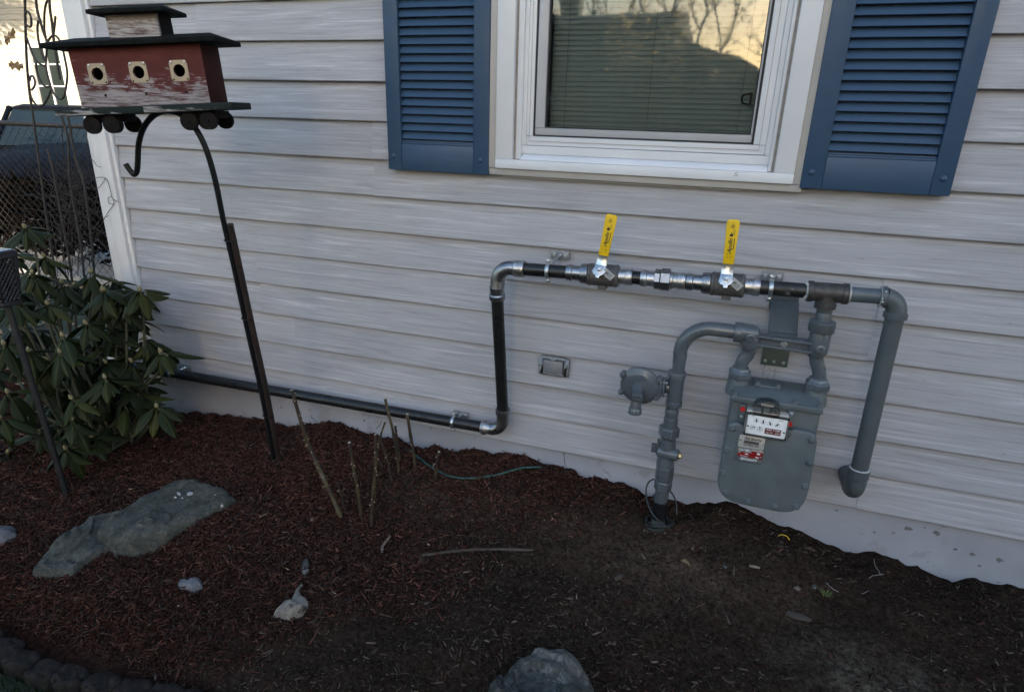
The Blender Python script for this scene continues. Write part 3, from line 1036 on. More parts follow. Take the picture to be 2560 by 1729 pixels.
for x in (-0.545, -0.28, -0.012):
    mb = MB()
    mb.tube([(x, 0.068, 1.13), (x + 0.002, 0.0665, 1.5), (x, 0.068, 2.03)], 0.0006, 6)
    mb.build('ladder_cord', M['cord'], blind)


# ---- shutters
def shutter(x0, x1, z0, ox0, ox1, oz0, n, pitch):
    ztop = oz0 + n * pitch + 0.055
    m = MB()
    y0, y1 = -0.030, -0.002
    m.box((x0, y0, z0), (ox0, y1, ztop)); m.box((ox1, y0, z0), (x1, y1, ztop))
    sh = m.build('shutter', M['shutter'], house, bevel=0.0025)
    m = MB()
    m.box((ox0 + 0.0004, y0 + 0.0015, z0), (ox1 - 0.0004, y1, oz0 - 0.012))
    m.box((ox0 + 0.0004, y0 + 0.0035, oz0 - 0.0118), (ox1 - 0.0004, y1, oz0 - 0.0055))
    m.box((ox0 + 0.0004, y0 + 0.0060, oz0 - 0.0053), (ox1 - 0.0004, y1, oz0))
    m.build('bottom_rail', M['shutter'], sh, bevel=0.0012)
    m = MB()
    m.box((ox0 + 0.0004, y0 + 0.0015, ztop - 0.05), (ox1 - 0.0004, y1, ztop))
    m.build('top_rail', M['shutter'], sh, bevel=0.002)
    m = MB()
    m.box((ox0 + 0.0004, -0.0060, oz0), (ox1 - 0.0004, -0.0030, ztop - 0.05))
    m.build('back_panel', M['shutter'], sh, smooth=0)
    w2 = (ox1 - ox0) / 2 - 0.0006
    l = MB()
    # one louvre, sloping out at its lower edge with a rounded lip
    pr = [(-0.0020, pitch * 1.02), (-0.0150, pitch * 0.25), (-0.0160, pitch * 0.19), (-0.0150, pitch * 0.15), (-0.0120, pitch * 0.15), (0.0005, pitch * 0.95)]
    vs = [(-w2, y, z) for y, z in pr] + [(w2, y, z) for y, z in pr]
    k = len(pr)
    l.add(vs, [tuple(range(k)), tuple(reversed(range(k, 2 * k)))] + [(i, i + k, (i + 1) % k + k, (i + 1) % k) for i in range(k)])
    me = l.data('louvre', M['shutter'], smooth=40)
    for i in range(n):
        put('louvre', me, sh, ((ox0 + ox1) / 2, -0.0068, oz0 + 0.0008 + i * pitch))
    for (sx, sz) in (((x0 + ox0) / 2 - 0.004, z0 + 0.045), ((x1 + ox1) / 2, z0 + 0.045)):
        b = MB()
        b.lathe((sx, y0 + 0.0002, sz), (0, -1, 0), [(0, 0.0085), (0.002, 0.0083), (0.0042, 0.0062), (0.0052, 0.0025)], 14)
        b.build('screw_head', M['shutter'], sh)
    return sh


shutter(-1.138, -0.769, 0.988, -1.086, -0.822, 1.086, 35, 0.02635)
shutter(0.180, 0.5505, 1.003, 0.236, 0.5015, 1.102, 35, 0.0257)

# ---- covered outlet on the boards
outlet = thing('outlet_box', 'small grey metal outlet cover with hinged flap on the siding', 'outlet cover', (-0.516, 0.0, 0.338))
mb = MB()
ox0, ox1, oz0, oz1 = -0.572, -0.460, 0.305, 0.372
for a, b in (((ox0, -0.012, oz0), (-0.5555, 0.004, oz1)), ((-0.4775, -0.012, oz0), (ox1, 0.004, oz1)), ((-0.5555, -0.012, oz0), (-0.4775, 0.004, 0.3120)), ((-0.5555, -0.012, 0.3635), (-0.4775, 0.004, oz1))):
    mb.box(a, b)
mb.build('cover_plate', M['box_metal'], outlet, bevel=0.0025)
mb = MB()
mb.box((-0.5540, -0.0142, 0.3135), (-0.4830, 0.002, 0.3610))
flap = mb.build('flap', M['box_metal'], outlet, bevel=0.002)
mb = MB()
mb.cyl((-0.529, -0.013, 0.3665), (-0.508, -0.013, 0.3665), 0.0048, 12)
mb.build('hinge', M['box_metal'], outlet)
mb = MB()
mb.box((-0.530, -0.0155, 0.3035), (-0.512, -0.0045, 0.3115))
mb.build('flap_tab', M['box_metal'], outlet, bevel=0.0012)
for x in (-0.5635, -0.4690):
    mb = MB()
    mb.lathe((x, -0.0110, 0.338), (0, -1, 0), [(0, .0034), (.0016, .0034), (.0016, .0028), (0.0012, .0024)], 12)
    mb.build('screw', M['gasket'], outlet)

# ------------------------------------------------------------------ gas piping
PY = -0.135


def axz(x):
    return 0.7115 + (x + 0.597) * 0.027


def axp(x):
    return Vector((x, PY, axz(x)))


AD = Vector((1, 0, 0.027)).normalized()


def seg(mb, prof, n=24):
    """prof: (x, r) along the upper run"""
    x0 = prof[0][0]
    mb.lathe(axp(x0), AD, [((x - x0) * 1.00036, r) for x, r in prof], n)
    return mb


def arc(c, a, b, r, a0, a1, n=8):
    """points on a circle of centre c in the plane of unit vectors a, b"""
    return [Vector(c) + (Vector(a) * math.cos(t) + Vector(b) * math.sin(t)) * r for t in [a0 + (a1 - a0) * i / n for i in range(n + 1)]]


def collar_prof(x0, x1, R=0.0262, r=0.0232):
    """press-fitting end from x0 to x1 with a rolled bead; the rest runs at r"""
    e = 0.003
    return [(x0, r * 0.95), (x0 + 0.0003, R - .001), (x0 + e, R), (x1 - e, R), (x1, r)]


def text_mesh(txt, size, shear=0.0, bold=0.0, sx=1.0):
    cu = bpy.data.curves.new('text', 'FONT')
    cu.body = txt
    cu.size = size
    cu.shear = shear
    cu.offset = bold
    cu.align_x = 'CENTER'
    cu.align_y = 'CENTER'
    cu.resolution_u = 3
    o = bpy.data.objects.new('text', cu)
    COL.objects.link(o)
    dg = bpy.context.evaluated_depsgraph_get()
    me = bpy.data.meshes.new_from_object(o.evaluated_get(dg))
    bpy.data.objects.remove(o)
    return me


def write(mb, txt, c, right, up, size, shear=0.0, bold=0.0, sx=1.0, mi=0):
    me = text_mesh(txt, size, shear, bold)
    r, u = Vector(right).normalized(), Vector(up).normalized()
    n = r.cross(u)
    Mx = Matrix(((r.x * sx, u.x, n.x, c[0]), (r.y * sx, u.y, n.y, c[1]), (r.z * sx, u.z, n.z, c[2]), (0, 0, 0, 1)))
    mb.mesh(me, Mx, mi)
    bpy.data.meshes.remove(me)


gp = thing('gas_pipe', 'long black steel gas pipe with silver elbows running along wall and up to valves', 'gas pipe', (-0.689, -0.07, 0.07))
top_j, bot_j = Vector((-0.689, PY, 0.600)), Vector((-0.6885, -0.0545, 0.150))
# lower run
mb = MB()
mb.tube([(-2.80, -0.05, 0.040), (-2.24, -0.05, 0.048), (-1.5, -0.05, 0.0585), (-0.765, -0.05, 0.0690)], 0.0212, 20)
mb.build('pipe', M['black_pipe'], gp)
mb = MB()
mb.tube([bot_j, top_j], 0.0208, 20)
mb.build('pipe', M['black_pipe'], gp)
mb = MB(); seg(mb, [(-0.600, 0.0210), (-0.426, 0.0210)]).build('pipe', M['black_pipe'], gp)
mb = MB(); seg(mb, [(-0.258, 0.0205), (-0.200, 0.0205)]).build('pipe_nipple', M['black_pipe'], gp)
mb = MB(); seg(mb, [(-0.100, 0.0205), (-0.040, 0.0205)]).build('pipe_nipple', M['black_pipe'], gp)
mb = MB(); seg(mb, [(0.106, 0.0210), (0.250, 0.0210)]).build('pipe', M['worn_pipe'], gp)
# lower elbow
vd = (top_j - bot_j).normalized()
mb = MB()
hc = Vector((-0.735, -0.05, 0.0692))
mb.tube([(-0.737, -0.05, 0.0692)] + arc((-0.7365, -0.0505, 0.117), (1, 0, 0), (0, 0, 1), 0.0478, -math.pi / 2, 0, 9) + [bot_j + vd * 0.0], 0.0238, 24)
el = mb.build('elbow', M['press_steel'], gp, smooth=60)
mb = MB()
mb.lathe((-0.772, -0.05, 0.0688), (1, 0, 0.003), [(0, .0225), (.0004, .0262), (.003, .0272), (.016, .0272), (.020, .0240), (.036, .0238)], 24)
mb.build('collar', M['scratch_steel'], el)
mb = MB()
mb.lathe(bot_j + vd * 0.012, -vd, [(0, .0225), (.0004, .0262), (.003, .0270), (.016, .0270), (.020, .0240), (.036, .0238)], 24)
mb.build('collar', M['press_steel'], el)
# upper elbow
mb = MB()
mb.tube([top_j + vd * 0.03] + arc((-0.641, PY, 0.663), (-1, 0, 0), (0, 0, 1), 0.0478, 0, math.pi / 2, 9) + [axp(-0.627)], 0.0240, 24)
el = mb.build('elbow', M['press_steel'], gp, smooth=60)
mb = MB()
mb.lathe(top_j, vd, [(0, .0225), (.0004, .0262), (.003, .0272), (.018, .0272), (.022, .0240), (.045, .0242)], 24)
mb.build('collar', M['press_steel'], el)
mb = MB(); seg(mb, [(-0.632, .0240), (-0.629, .0272), (-0.600, .0272), (-0.5975, .0265), (-0.597, .0222)]).build('collar', M['scratch_steel'], el)
# union between the valves
mb = MB(); seg(mb, collar_prof(-0.226, -0.206) + [(-0.184, .0235)]).build('collar', M['scratch_steel'], gp)
un = MB(); seg(un, [(-0.185, .026), (-0.1845, .0305), (-0.183, .0318), (-0.169, .0318), (-0.1675, .0305), (-0.167, .024)], 8).build('union_nut', M['press_steel'], gp, smooth=25)
un = MB(); seg(un, [(-0.1665, .027), (-0.166, .0335), (-0.164, .0352), (-0.141, .0352), (-0.139, .0335), (-0.1385, .026)], 8).build('union_nut', M['press_steel'], gp, smooth=25)
mb = MB(); seg(mb, [(-0.138, .0268), (-0.131, .0268), (-0.129, .0236), (-0.118, .0236), (-0.1165, .0262), (-0.097, .0262), (-0.0945, .0255), (-0.0943, .0220)]).build('collar', M['scratch_steel'], gp)
# tee
mb = MB()
seg(mb, [(0.238, .0225), (0.2385, .0295), (0.252, .0295), (0.254, .0270), (0.326, .0270), (0.328, .0295), (0.3415, .0295), (0.342, .0225)])
mb.lathe((0.290, PY, axz(0.29)), (0.02, 0, -1), [(0, .0262), (.030, .0262), (.032, .0285), (.044, .0285), (.0445, .020)], 24)
tee = mb.build('tee', M['tee_iron'], gp)
for x in (0.2368, 0.3440):
    mb = MB()
    pr = [(x - .003, .0215)] + [(x - .0022 + .0044 * i / 5, .0252 + .0014 * rnd.random()) for i in range(6)] + [(x + .0032, .0215)]
    seg(mb, pr, 22)
    for _ in range(7):
        a = rnd.uniform(0, 6.28)
        p = axp(x + rnd.uniform(-.006, .005)) + Vector((0, math.cos(a), math.sin(a))) * .0262
        mb.ball(p, rnd.uniform(.002, .0042), 7, 4, (1, 1, 1))
    mb.build('pipe_dope', M['dope'], tee)
mb = MB()
mb.lathe((0.2915, PY, 0.6905), (0.02, 0, -1), [(0, .0205), (.010, .0208), (.012, .0195), (.014, .0208), (.032, .0210), (.034, .0235), (.036, .0240), (.056, .0235), (.058, .0200)], 22)
mb.build('nipple', M['drop_grey'], gp)

# right-hand drop
dp = thing('drop_pipe', 'thick grey painted pipe dropping from the tee to an elbow into the wall', 'gas pipe', (0.47, PY, 0.14))
mb = MB(); seg(mb, [(0.342, .0210), (0.428, .0210)]).build('pipe', M['half_grey'], dp)
mb = MB()
mb.tube([axp(0.428)] + arc((0.4265, PY, 0.6985), (1, 0, 0), (0, 0, 1), 0.0405, math.pi / 2, 0, 9) + [(0.467, PY, 0.690)], 0.0262, 24)
el = mb.build('elbow', M['drop_grey'], dp, smooth=60)
mb = MB(); seg(mb, [(0.420, .0222), (0.4203, .0292), (0.433, .0296), (0.435, .0265)])
mb.lathe((0.467, PY, 0.700), (0, 0, -1), [(0, .0265), (.002, .0298), (.016, .0298), (.0165, .0225)], 24)
mb.build('elbow_lip', M['drop_grey'], el)
mb = MB()
pr = [(0.4195, .0215)] + [(0.4195 + .003 * i / 3, .0275 + .0016 * rnd.random()) for i in range(4)] + [(0.4228, .0285)]
seg(mb, pr, 22)
for _ in range(10):
    a = rnd.uniform(0, 6.28)
    mb.ball(axp(0.4225 + rnd.uniform(-.004, .004)) + Vector((0, math.cos(a), math.sin(a))) * .0295, rnd.uniform(.002, .004), 7, 4)
mb.build('pipe_dope', M['dope'], el)
mb = MB()
mb.tube([(0.467, PY, 0.690), (0.4695, PY, 0.45), (0.4725, PY, 0.205)], 0.0238, 24)
mb.build('pipe', M['drop_grey'], dp)
mb = MB()
mb.tube([(0.4725, PY, 0.212), (0.473, PY, 0.170)] + arc((0.4735, PY + 0.044, 0.168), (0, -1, 0), (0, 0, -1), 0.044, 0, math.pi / 2, 9) + [(0.474, -0.004, 0.124)], 0.0275, 24)
el = mb.build('elbow', M['drop_grey'], dp, smooth=60)
mb = MB()
mb.lathe((0.4725, PY, 0.214), (0, 0, -1), [(0, .0240), (.0005, .0302), (.014, .0306), (.030, .0300), (.033, .0276)], 24)
mb.build('elbow_lip', M['drop_grey'], el)
mb = MB()
mb.lathe((0.4725, PY, 0.2160), (0, 0, -1), [(0, .0238), (.001, .0275), (.0020, .0285), (.0026, .0238)], 22)
mb.build('pipe_dope', M['dope'], el)


# ---- ball valves with yellow lever handles
def ball_valve(xc, tilt, label):
    """xc: centre of the body on the upper run"""
    t = thing('ball_valve', label, 'gas valve', axp(xc), 'ball valves on the upper gas run')
    b = MB()
    seg(b, [(xc - .048, .0240), (xc - .0475, .031), (xc - .044, .0345), (xc - .038, .0352), (xc - .036, .0335), (xc - .010, .0345), (xc + .010, .0345), (xc + .034, .0335), (xc + .036, .0352), (xc + .042, .0352), (xc + .047, .031), (xc + .0475, .0240)], 20)
    sdv = Vector((0, -0.84, 0.54)).normalized()
    b.lathe(axp(xc - 0.006), sdv, [(0, .022), (.030, .020), (.036, .016), (.046, .015), (.0465, .010)], 16)
    b.box((xc - .012, PY - .024, axz(xc) - .040), (xc + .014, PY + .010, axz(xc) - .028))
    body = b.build('valve_body', M['cast_iron'], t)
    b = MB(); seg(b, collar_prof(xc - .117, xc - .096) + [(xc - .072, .0238), (xc - .0715, .030), (xc - .060, .0325), (xc - .0485, .0325)]).build('press_end', M['press_steel'], t)
    b = MB(); seg(b, [(xc + .048, .0240), (xc + .068, .0238)] + [(xc + .069, .0262), (xc + .085, .0262), (xc + .0885, .0255), (xc + .0888, .0215)]).build('press_end', M['scratch_steel'], t)
    # stem and lever
    base = axp(xc - 0.006) + sdv * 0.050
    up0 = Vector((math.sin(tilt), 0.54, 0.84)).normalized()
    sdn = sdv
    right = up0.cross(sdn).normalized()
    if right.x < 0: right = -right
    h = MB()
    # base plate round the stem with its small stop tab
    pts = [(-.017, .014), (-.018, .002), (-.021, -.010), (-.014, -.019), (-.008, -.020), (-.006, -.028), (.005, -.028), (.006, -.020), (.012, -.017), (.018, -.008), (.017, .004), (.0165, .014)]
    h.prism(pts[::-1], lambda a, bb, hh: base + right * a + up0 * bb + sdn * hh, 0.0, 0.0028)
    # lever: leaves the plate, then bends to stand upright
    up1 = Vector((math.sin(tilt) * 1.0, -0.02, 1)).normalized()
    r1 = up1.cross(Vector((0, -1, 0))).normalized()
    if r1.x < 0: r1 = -r1
    n1 = Vector((0, -1, 0))
    st = [base + up0 * 0.012, base + up0 * 0.024 + sdn * 0.001]
    e0 = st[-1] + up1 * 0.018
    chain = [(st[0], .0165, right, sdn), (st[1], .0165, (right + r1).normalized(), (sdn + n1).normalized()), (e0, .0150, r1, n1), (e0 + up1 * .016, .0150, r1, n1)]
    vs, fs = [], []
    for i, (p, wd, rr, nn) in enumerate(chain):
        vs += [p - rr * wd, p + rr * wd, p + rr * wd + nn * .0028, p - rr * wd + nn * .0028]
        if i:
            o = (i - 1) * 4
            fs += [(o + j, o + (j + 1) % 4, o + 4 + (j + 1) % 4, o + 4 + j) for j in range(4)]
    fs += [(3, 2, 1, 0), tuple(len(vs) - 4 + j for j in range(4))]
    h.add(vs, fs)
    lever = h.build('lever', M['bright_zinc'], t, bevel=0.0006)
    g = MB()
    outl = [(-.0152, 0), (.0152, 0), (.0158, .060), (.0172, .098), (.0172, .118), (.0150, .123), (.0100, .1255), (-.0100, .1255), (-.0150, .123), (-.0172, .118), (-.0172, .098), (-.0158, .060)]
    gb = e0 + up1 * 0.002
    g.prism(outl, lambda a, bb, hh: gb + r1 * a + up1 * bb + n1 * hh, -.0022, .0056)
    grip = g.build('grip', M['yellow'], lever, bevel=0.0018)
    g = MB()
    g.lathe(gb + up1 * 0.117 + n1 * 0.0052, n1, [(0, .0042), (.0010, .0040), (.0013, .001)], 12)
    g.build('rivet_dimple', M['yellow'], lever)
    ink = MB()
    fc = gb + n1 * 0.0059
    # printed along the grip, read from the lower end up
    write(ink, 'Apollo', fc + up1 * .052 + r1 * -.001, up1, -r1, .0150, 0.35, .0004)
    write(ink, '"', fc + up1 * .0305 + r1 * -.004, up1, -r1, .008)
    write(ink, '"', fc + up1 * .0735 + r1 * -.004, up1, -r1, .008)
    write(ink, 'ON', fc + up1 * .020 + r1 * -.0055, up1, -r1, .0046)
    write(ink, 'OFF', fc + up1 * .020 + r1 * .0045, up1, -r1, .0046)
    ink.obox(fc + up1 * .0585 + r1 * .0085, up1 * .015, r1 * .0011, n1 * .0001)
    ca = [(0.0045 * math.cos(a), .0058 * math.sin(a)) for a in [math.pi * (-.45 + .9 * i / 8) for i in range(9)]]
    ink.tube([fc + up1 * (.0265 + a) + r1 * bb for a, bb in ca], .0004, 5)
    flame = [(-.0045, -.004), (.0, -.0048), (.0045, -.004), (.0050, .0005), (.0022, .0028), (.0008, .0068), (-.0012, .0030), (-.0045, .0012)]
    ink.prism(flame, lambda a, bb, hh: fc + up1 * (.083 + bb) + r1 * (-.001 + a) + n1 * hh, 0, .0001)
    ink.obox(fc + up1 * .0915 + r1 * .0045, up1 * .0075, r1 * .0004, n1 * .0001)
    ink.obox(fc + up1 * .0905 + r1 * .0072, up1 * .0065, r1 * .0004, n1 * .0001)
    ring_pts = [fc + up1 * (.1065 + .0052 * math.cos(a)) + r1 * (.0005 + .0058 * math.sin(a)) for a in [6.2832 * i / 14 for i in range(15)]]
    ink.tube(ring_pts, .0004, 5)
    write(ink, 'SA', fc + up1 * .1065 + r1 * .0005, up1, -r1, .0062, 0.2, .0003)
    ink.build('lettering', M['ink'], lever, smooth=0, fix=False)
    # nut and washer
    nb = MB()
    nb.lathe(base + sdn * .0029, sdn, [(0, .0125), (.0014, .0125), (.0018, .0118)], 20)
    nb.lathe(base + sdn * .0045, sdn, [(0, .0098), (.0010, .0105), (.0062, .0105), (.0072, .0092)], 6)
    nb.lathe(base + sdn * .0100, sdn, [(0, .0056), (.0042, .0054), (.0048, .0044)], 12)
    nb.build('nut', M['bright_zinc'], t)
    # small printed tag hanging to the right of the stem
    ta = Vector((0.81, 0, -0.585))
    tb = Vector((0.585, -0.25, 0.77)).normalized()
    tn = ta.cross(tb).normalized()
    if tn.y > 0: tn = -tn
    tc = base + Vector((0.0270, -0.002, -0.0125)) + sdn * .001
    g = MB()
    g.obox(tc, ta * .0185, tb * .0122, tn * .0004)
    tg = g.build('tag', M['tag_metal'], t, smooth=0)
    g = MB()
    gc = tc + tn * .0006
    g.tube([gc + ta * (-.004 + .0042 * math.cos(a)) + tb * (.001 + .0042 * math.sin(a)) for a in [6.2832 * i / 12 for i in range(13)]], .0005, 5)
    write(g, 'SA', gc + ta * -.004 + tb * .001, ta, tb, .0052, 0, .0003)
    g.obox(gc + ta * .0075 + tb * .002, ta * .0045, tb * .0007, tn * .0001)
    g.obox(gc + ta * .006 + tb * -.005, ta * .0060, tb * .0006, tn * .0001)
    g.build('lettering', M['ink'], tg, smooth=0, fix=False)
    return t


ball_valve(-0.340, 0.135, 'yellow-handled gas valve nearer the corner, left of the hexagonal union')
ball_valve(0.0245, -0.02, 'yellow-handled gas valve nearer the tee, right of the hexagonal union')


# ---- pipe clamps: wall plate, threaded rod, split ring
def clamp(pc, ring_c, axis, label, r=0.0222):
    pc, rc = Vector(pc), Vector(ring_c)
    t = thing('pipe_clamp', label, 'pipe clamp', pc, 'pipe clamps on the wall')
    b = MB()
    b.box((pc.x - .032, -.0055, pc.z - .0142), (pc.x + .032, -.0022, pc.z + .0142))
    b.build('wall_plate', M['plate_zinc'], t, bevel=0.0006)
    for s in (-.0195, .0195):
        b = MB()
        b.lathe((pc.x + s, -.0056, pc.z), (0, -1, 0), [(0, .0058), (.0008, .0056), (.0016, .0040), (.0010, .0020)], 14)
        b.build('screw', M['bright_zinc'], t)
    back = rc + (Vector((pc.x, -0.006, pc.z)) - rc).normalized() * r
    b = MB()
    b.lathe((pc.x, -.0056, pc.z), (0, -1, 0), [(0, .0095), (.004, .0090), (.008, .0062)], 14)
    b.tube([Vector((pc.x, -.008, pc.z)), back], .0046, 10)
    b.build('rod', M['bright_zinc'], t)
    ax = Vector(axis).normalized()
    f, s = Vector((0, -1, 0)), None
    up = ax.cross(f).normalized()
    if up.z < 0: up = -up
    b = MB()
    vs, fs = [], []
    n = 28
    prof = [(-.0062, r - .001), (-.0062, r + .0014), (-.0025, r + .0034), (.0025, r + .0034), (.0062, r + .0014), (.0062, r - .001)]
    for i in range(n):
        a = 2 * math.pi * i / n
        d = f * math.cos(a) + up * math.sin(a)
        for (h, q) in prof:
            vs.append(rc + ax * h + d * q)
    m = len(prof)
    for i in range(n):
        for j in range(m):
            fs.append((i * m + j, ((i + 1) % n) * m + j, ((i + 1) % n) * m + (j + 1) % m, i * m + (j + 1) % m))
    b.add(vs, fs)
    for sg in (1, -1):
        c = rc + up * (sg * (r + .0075))
        b.obox(c + f * .0016, ax * .0068, up * .0085, f * .0012)
        b.obox(c - f * .0016, ax * .0068, up * .0085, f * .0012)
    b.build('ring', M['bright_zinc'], t, bevel=0.0005)
    for sg in (1, -1):
        c = rc + up * (sg * (r + .0095))
        b = MB()
        b.lathe(c + f * .0028, f, [(0, .0048), (.0016, .0046), (.0026, .0030)], 12)
        b.lathe(c - f * .0028, -f, [(0, .0044), (.003, .0042)], 6)
        b.build('screw', M['bright_zinc'], t)


clamp((-0.516, 0, 0.741), axp(-0.519), AD, 'zinc pipe clamp by the upper silver elbow, its rod slanting down from wall plate')
clamp((0.150, 0, 0.738), axp(0.142), AD, 'zinc pipe clamp on upper pipe between the second yellow valve and tee')
clamp((-0.878, 0, 0.0785), (-0.8885, -0.05, 0.0672), (1, 0, .014), 'zinc pipe clamp low on the wall beside the bottom silver elbow')
clamp((-2.236, 0, 0.0620), (-2.262, -0.05, 0.0478), (1, 0, .014), 'zinc pipe clamp half hidden behind the shrub leaves at the far end')

# ------------------------------------------------------------------ meter bar and bracket
YB = -0.14
br = thing('meter_bar', 'grey cast meter bar with wide steel bracket strap, holding the gas meter to the wall', 'meter bracket', (0.2, YB, 0.58))
bar = MB()
# left body: horizontal socket running into a vertical port
bar.lathe((0.062, YB, 0.590), (1, 0, 0), [(0, .021), (.0005, .0300), (.022, .0305), (.024, .0290), (.050, .0280), (.066, .0230), (.074, .010)], 24)
bar.lathe((0.1105, YB, 0.605), (0, 0, -1), [(0, .012), (.008, .024), (.025, .0285), (.044, .0290), (.050, .0275), (.058, .0255), (.060, .0225), (.066, .0215)], 24)
# right body
bar.lathe((0.2935, YB, 0.622), (0, 0, -1), [(0, .0290), (.050, .0285), (.060, .0275), (.066, .0255), (.070, .0225), (.076, .0215)], 24)
# web with an upper and a lower flange
bar.prism([(0.118, .012), (0.136, .003), (0.160, -.001), (0.270, -.003), (0.282, -.003), (0.282, -.030), (0.265, -.031), (0.140, -.028), (0.120, -.026)][::-1], lambda a, b, h: Vector((a, YB + h, 0.590 + b)), -.009, .009)
for zz, h2 in ((0.5885, .0030), (0.5625, .0032)):
    bar.obox((0.203, YB, zz), (0.079, 0, -0.0012), (0, .0215, 0), (0, 0, h2))
bar.build('bar_casting', M['pipe_grey'], br, bevel=0.0016, smooth=50)
mb = MB()
mb.lathe((0.2925, YB, 0.655), (0, 0, -1), [(0, .026), (.0006, .0335), (.003, .0352), (.030, .0352), (.0325, .0335), (.033, .026)], 24)
mb.build('collar', M['drop_grey'], br)
for (px, pz) in ((0.1085, 0.586), (0.296, 0.577)):
    mb = MB()
    mb.lathe((px, YB - .024, pz), (0, -1, 0.05), [(0, .0135), (.0080, .0130), (.0095, .0105), (.0095, .0060), (.0060, .0055)], 18)
    mb.build('plug', M['pipe_grey'], br)
mb = MB()
mb.lathe((0.2025, YB - .0092, 0.5745), (0, -1, 0), [(0, .0105), (.002, .0105), (.0021, .0086), (.0082, .0086), (.0094, .0070)], 6)
mb.build('bolt', M['galvanised'], br)
mb = MB()
# strap: from the wall plate out and down to the bar
mb.obox((0.196, -0.075, 0.634), (0.0400, 0, 0.001), (0, -.0485, -.0345), (0, .0012, -.0018))
mb.obox((0.197, -0.127, 0.5965), (0.0400, 0, 0), (0, -.010, -.004), (0, .0005, -.0014))
mb.build('strap', M['drop_grey'], br, bevel=0.0008)
mb = MB()
mb.box((0.155, -.0050, 0.640), (0.236, -.0020, 0.690))
mb.build('top_flange', M['drop_grey'], br, bevel=0.0008)
mb = MB()
mb.box((0.160, -.0055, 0.452), (0.239, -.0020, 0.5250))
mb.build('foot_plate', M['olive'], br, bevel=0.0008)
for s in (-.026, 0.0, .028):
    mb = MB()
    mb.lathe((0.1985 + s, -.0056, 0.4665), (0, -1, 0), [(0, .0052), (.0016, .0050), (.0022, .0038), (.0012, .0030)], 12)
    mb.build('screw', M['galvanised'], br)

# dark drip streaks on the boards below the bracket's screws
M['drip'] = mat('drip_stain', (0.27, 0.265, 0.28), 0.6, var=.3, scale=90)
for x, l in ((.174, .060), (.190, .085), (.207, .070)):
    for k in range(9):
        zt = .447 - l * k / 9
        if rnd.random() < .72:
            mb = MB()
            mb.obox((x + rnd.uniform(-.0012, .0012), .0052 - .0016 - (zt - .381) * -.125 * 0, zt), (.0011 * rnd.uniform(.5, 1.2), 0, 0), (0, .0062, 0), (0, .0, l / 24))
            mb.build('drip_stain', M['drip'], house, smooth=0)

# ------------------------------------------------------------------ the meter
gm = thing('gas_meter', 'grey diaphragm gas meter with white dial plate and metal badges hanging on the wall', 'gas meter', (0.205, YB, 0.066))


def rrect(x0, x1, z0, z1, rb, rt, n=7):
    """rounded rectangle ccw seen from the front; bottom corners rb, top corners rt"""
    p = []
    for (cx, cz, a0, r) in ((x0 + rb, z0 + rb, math.pi, rb), (x1 - rb, z0 + rb, 1.5 * math.pi, rb), (x1 - rt, z1 - rt, 0, rt), (x0 + rt, z1 - rt, .5 * math.pi, rt)):
        for i in range(n + 1):
            a = a0 + .5 * math.pi * i / n
            p.append((cx + r * math.cos(a), cz + r * math.sin(a)))
    return p


fy = lambda a, b, h: Vector((a, h, b))
mb = MB()
mb.prism(rrect(0.084, 0.327, 0.085, 0.415, .055, .006), fy, -0.206, -0.065)
case = mb.build('meter_case', M['meter_grey'], gm, bevel=0.006, seg=3, smooth=50)
# front cover plate with stepped shoulder
shoulder = [(0.078, 0.165), (0.0785, 0.140), (0.083, 0.117), (0.0925, 0.097), (0.107, 0.0825), (0.125, 0.0740), (0.148, 0.0700), (0.205, 0.069), (0.262, 0.0695), (0.284, 0.0725), (0.303, 0.0810), (0.318, 0.0955), (0.328, 0.115), (0.3325, 0.140),
            (0.3335, 0.200), (0.329, 0.318), (0.322, 0.339), (0.306, 0.3465), (0.262, 0.3485), (0.250, 0.340), (0.240, 0.322), (0.140, 0.322), (0.128, 0.332), (0.114, 0.3395), (0.096, 0.339), (0.085, 0.330), (0.081, 0.315), (0.0785, 0.2)]
mb = MB()
mb.prism(shoulder, fy, -0.232, -0.2065)
cover = mb.build('front_cover', M['meter_grey'], gm, bevel=0.0055, seg=3, smooth=60)
for (bx, bz) in ((0.0965, 0.321), (0.0915, 0.246), (0.0905, 0.168), (0.1075, 0.1000), (0.1740, 0.0850), (0.2510, 0.0850), (0.3090, 0.1000), (0.3130, 0.326), (0.3200, 0.253), (0.3210, 0.174), (0.246, 0.334)):
    b = MB()
    b.lathe((bx, -.2285, bz), (0, -1, 0), [(0, .0118), (.0042, .0112), (.0058, .0100), (.0060, .0086), (.0045, .0082)], 18)
    b.build('boss', M['meter_grey'], cover, smooth=50)
    if (bx, bz) != (0.246, 0.334):
        b = MB()
        b.lathe((bx, -.2330, bz), (0, -1, 0), [(0, .0075), (.0045, .0073), (.0060, .0055)], 6)
        b.build('bolt', M['meter_grey'], cover, smooth=25)
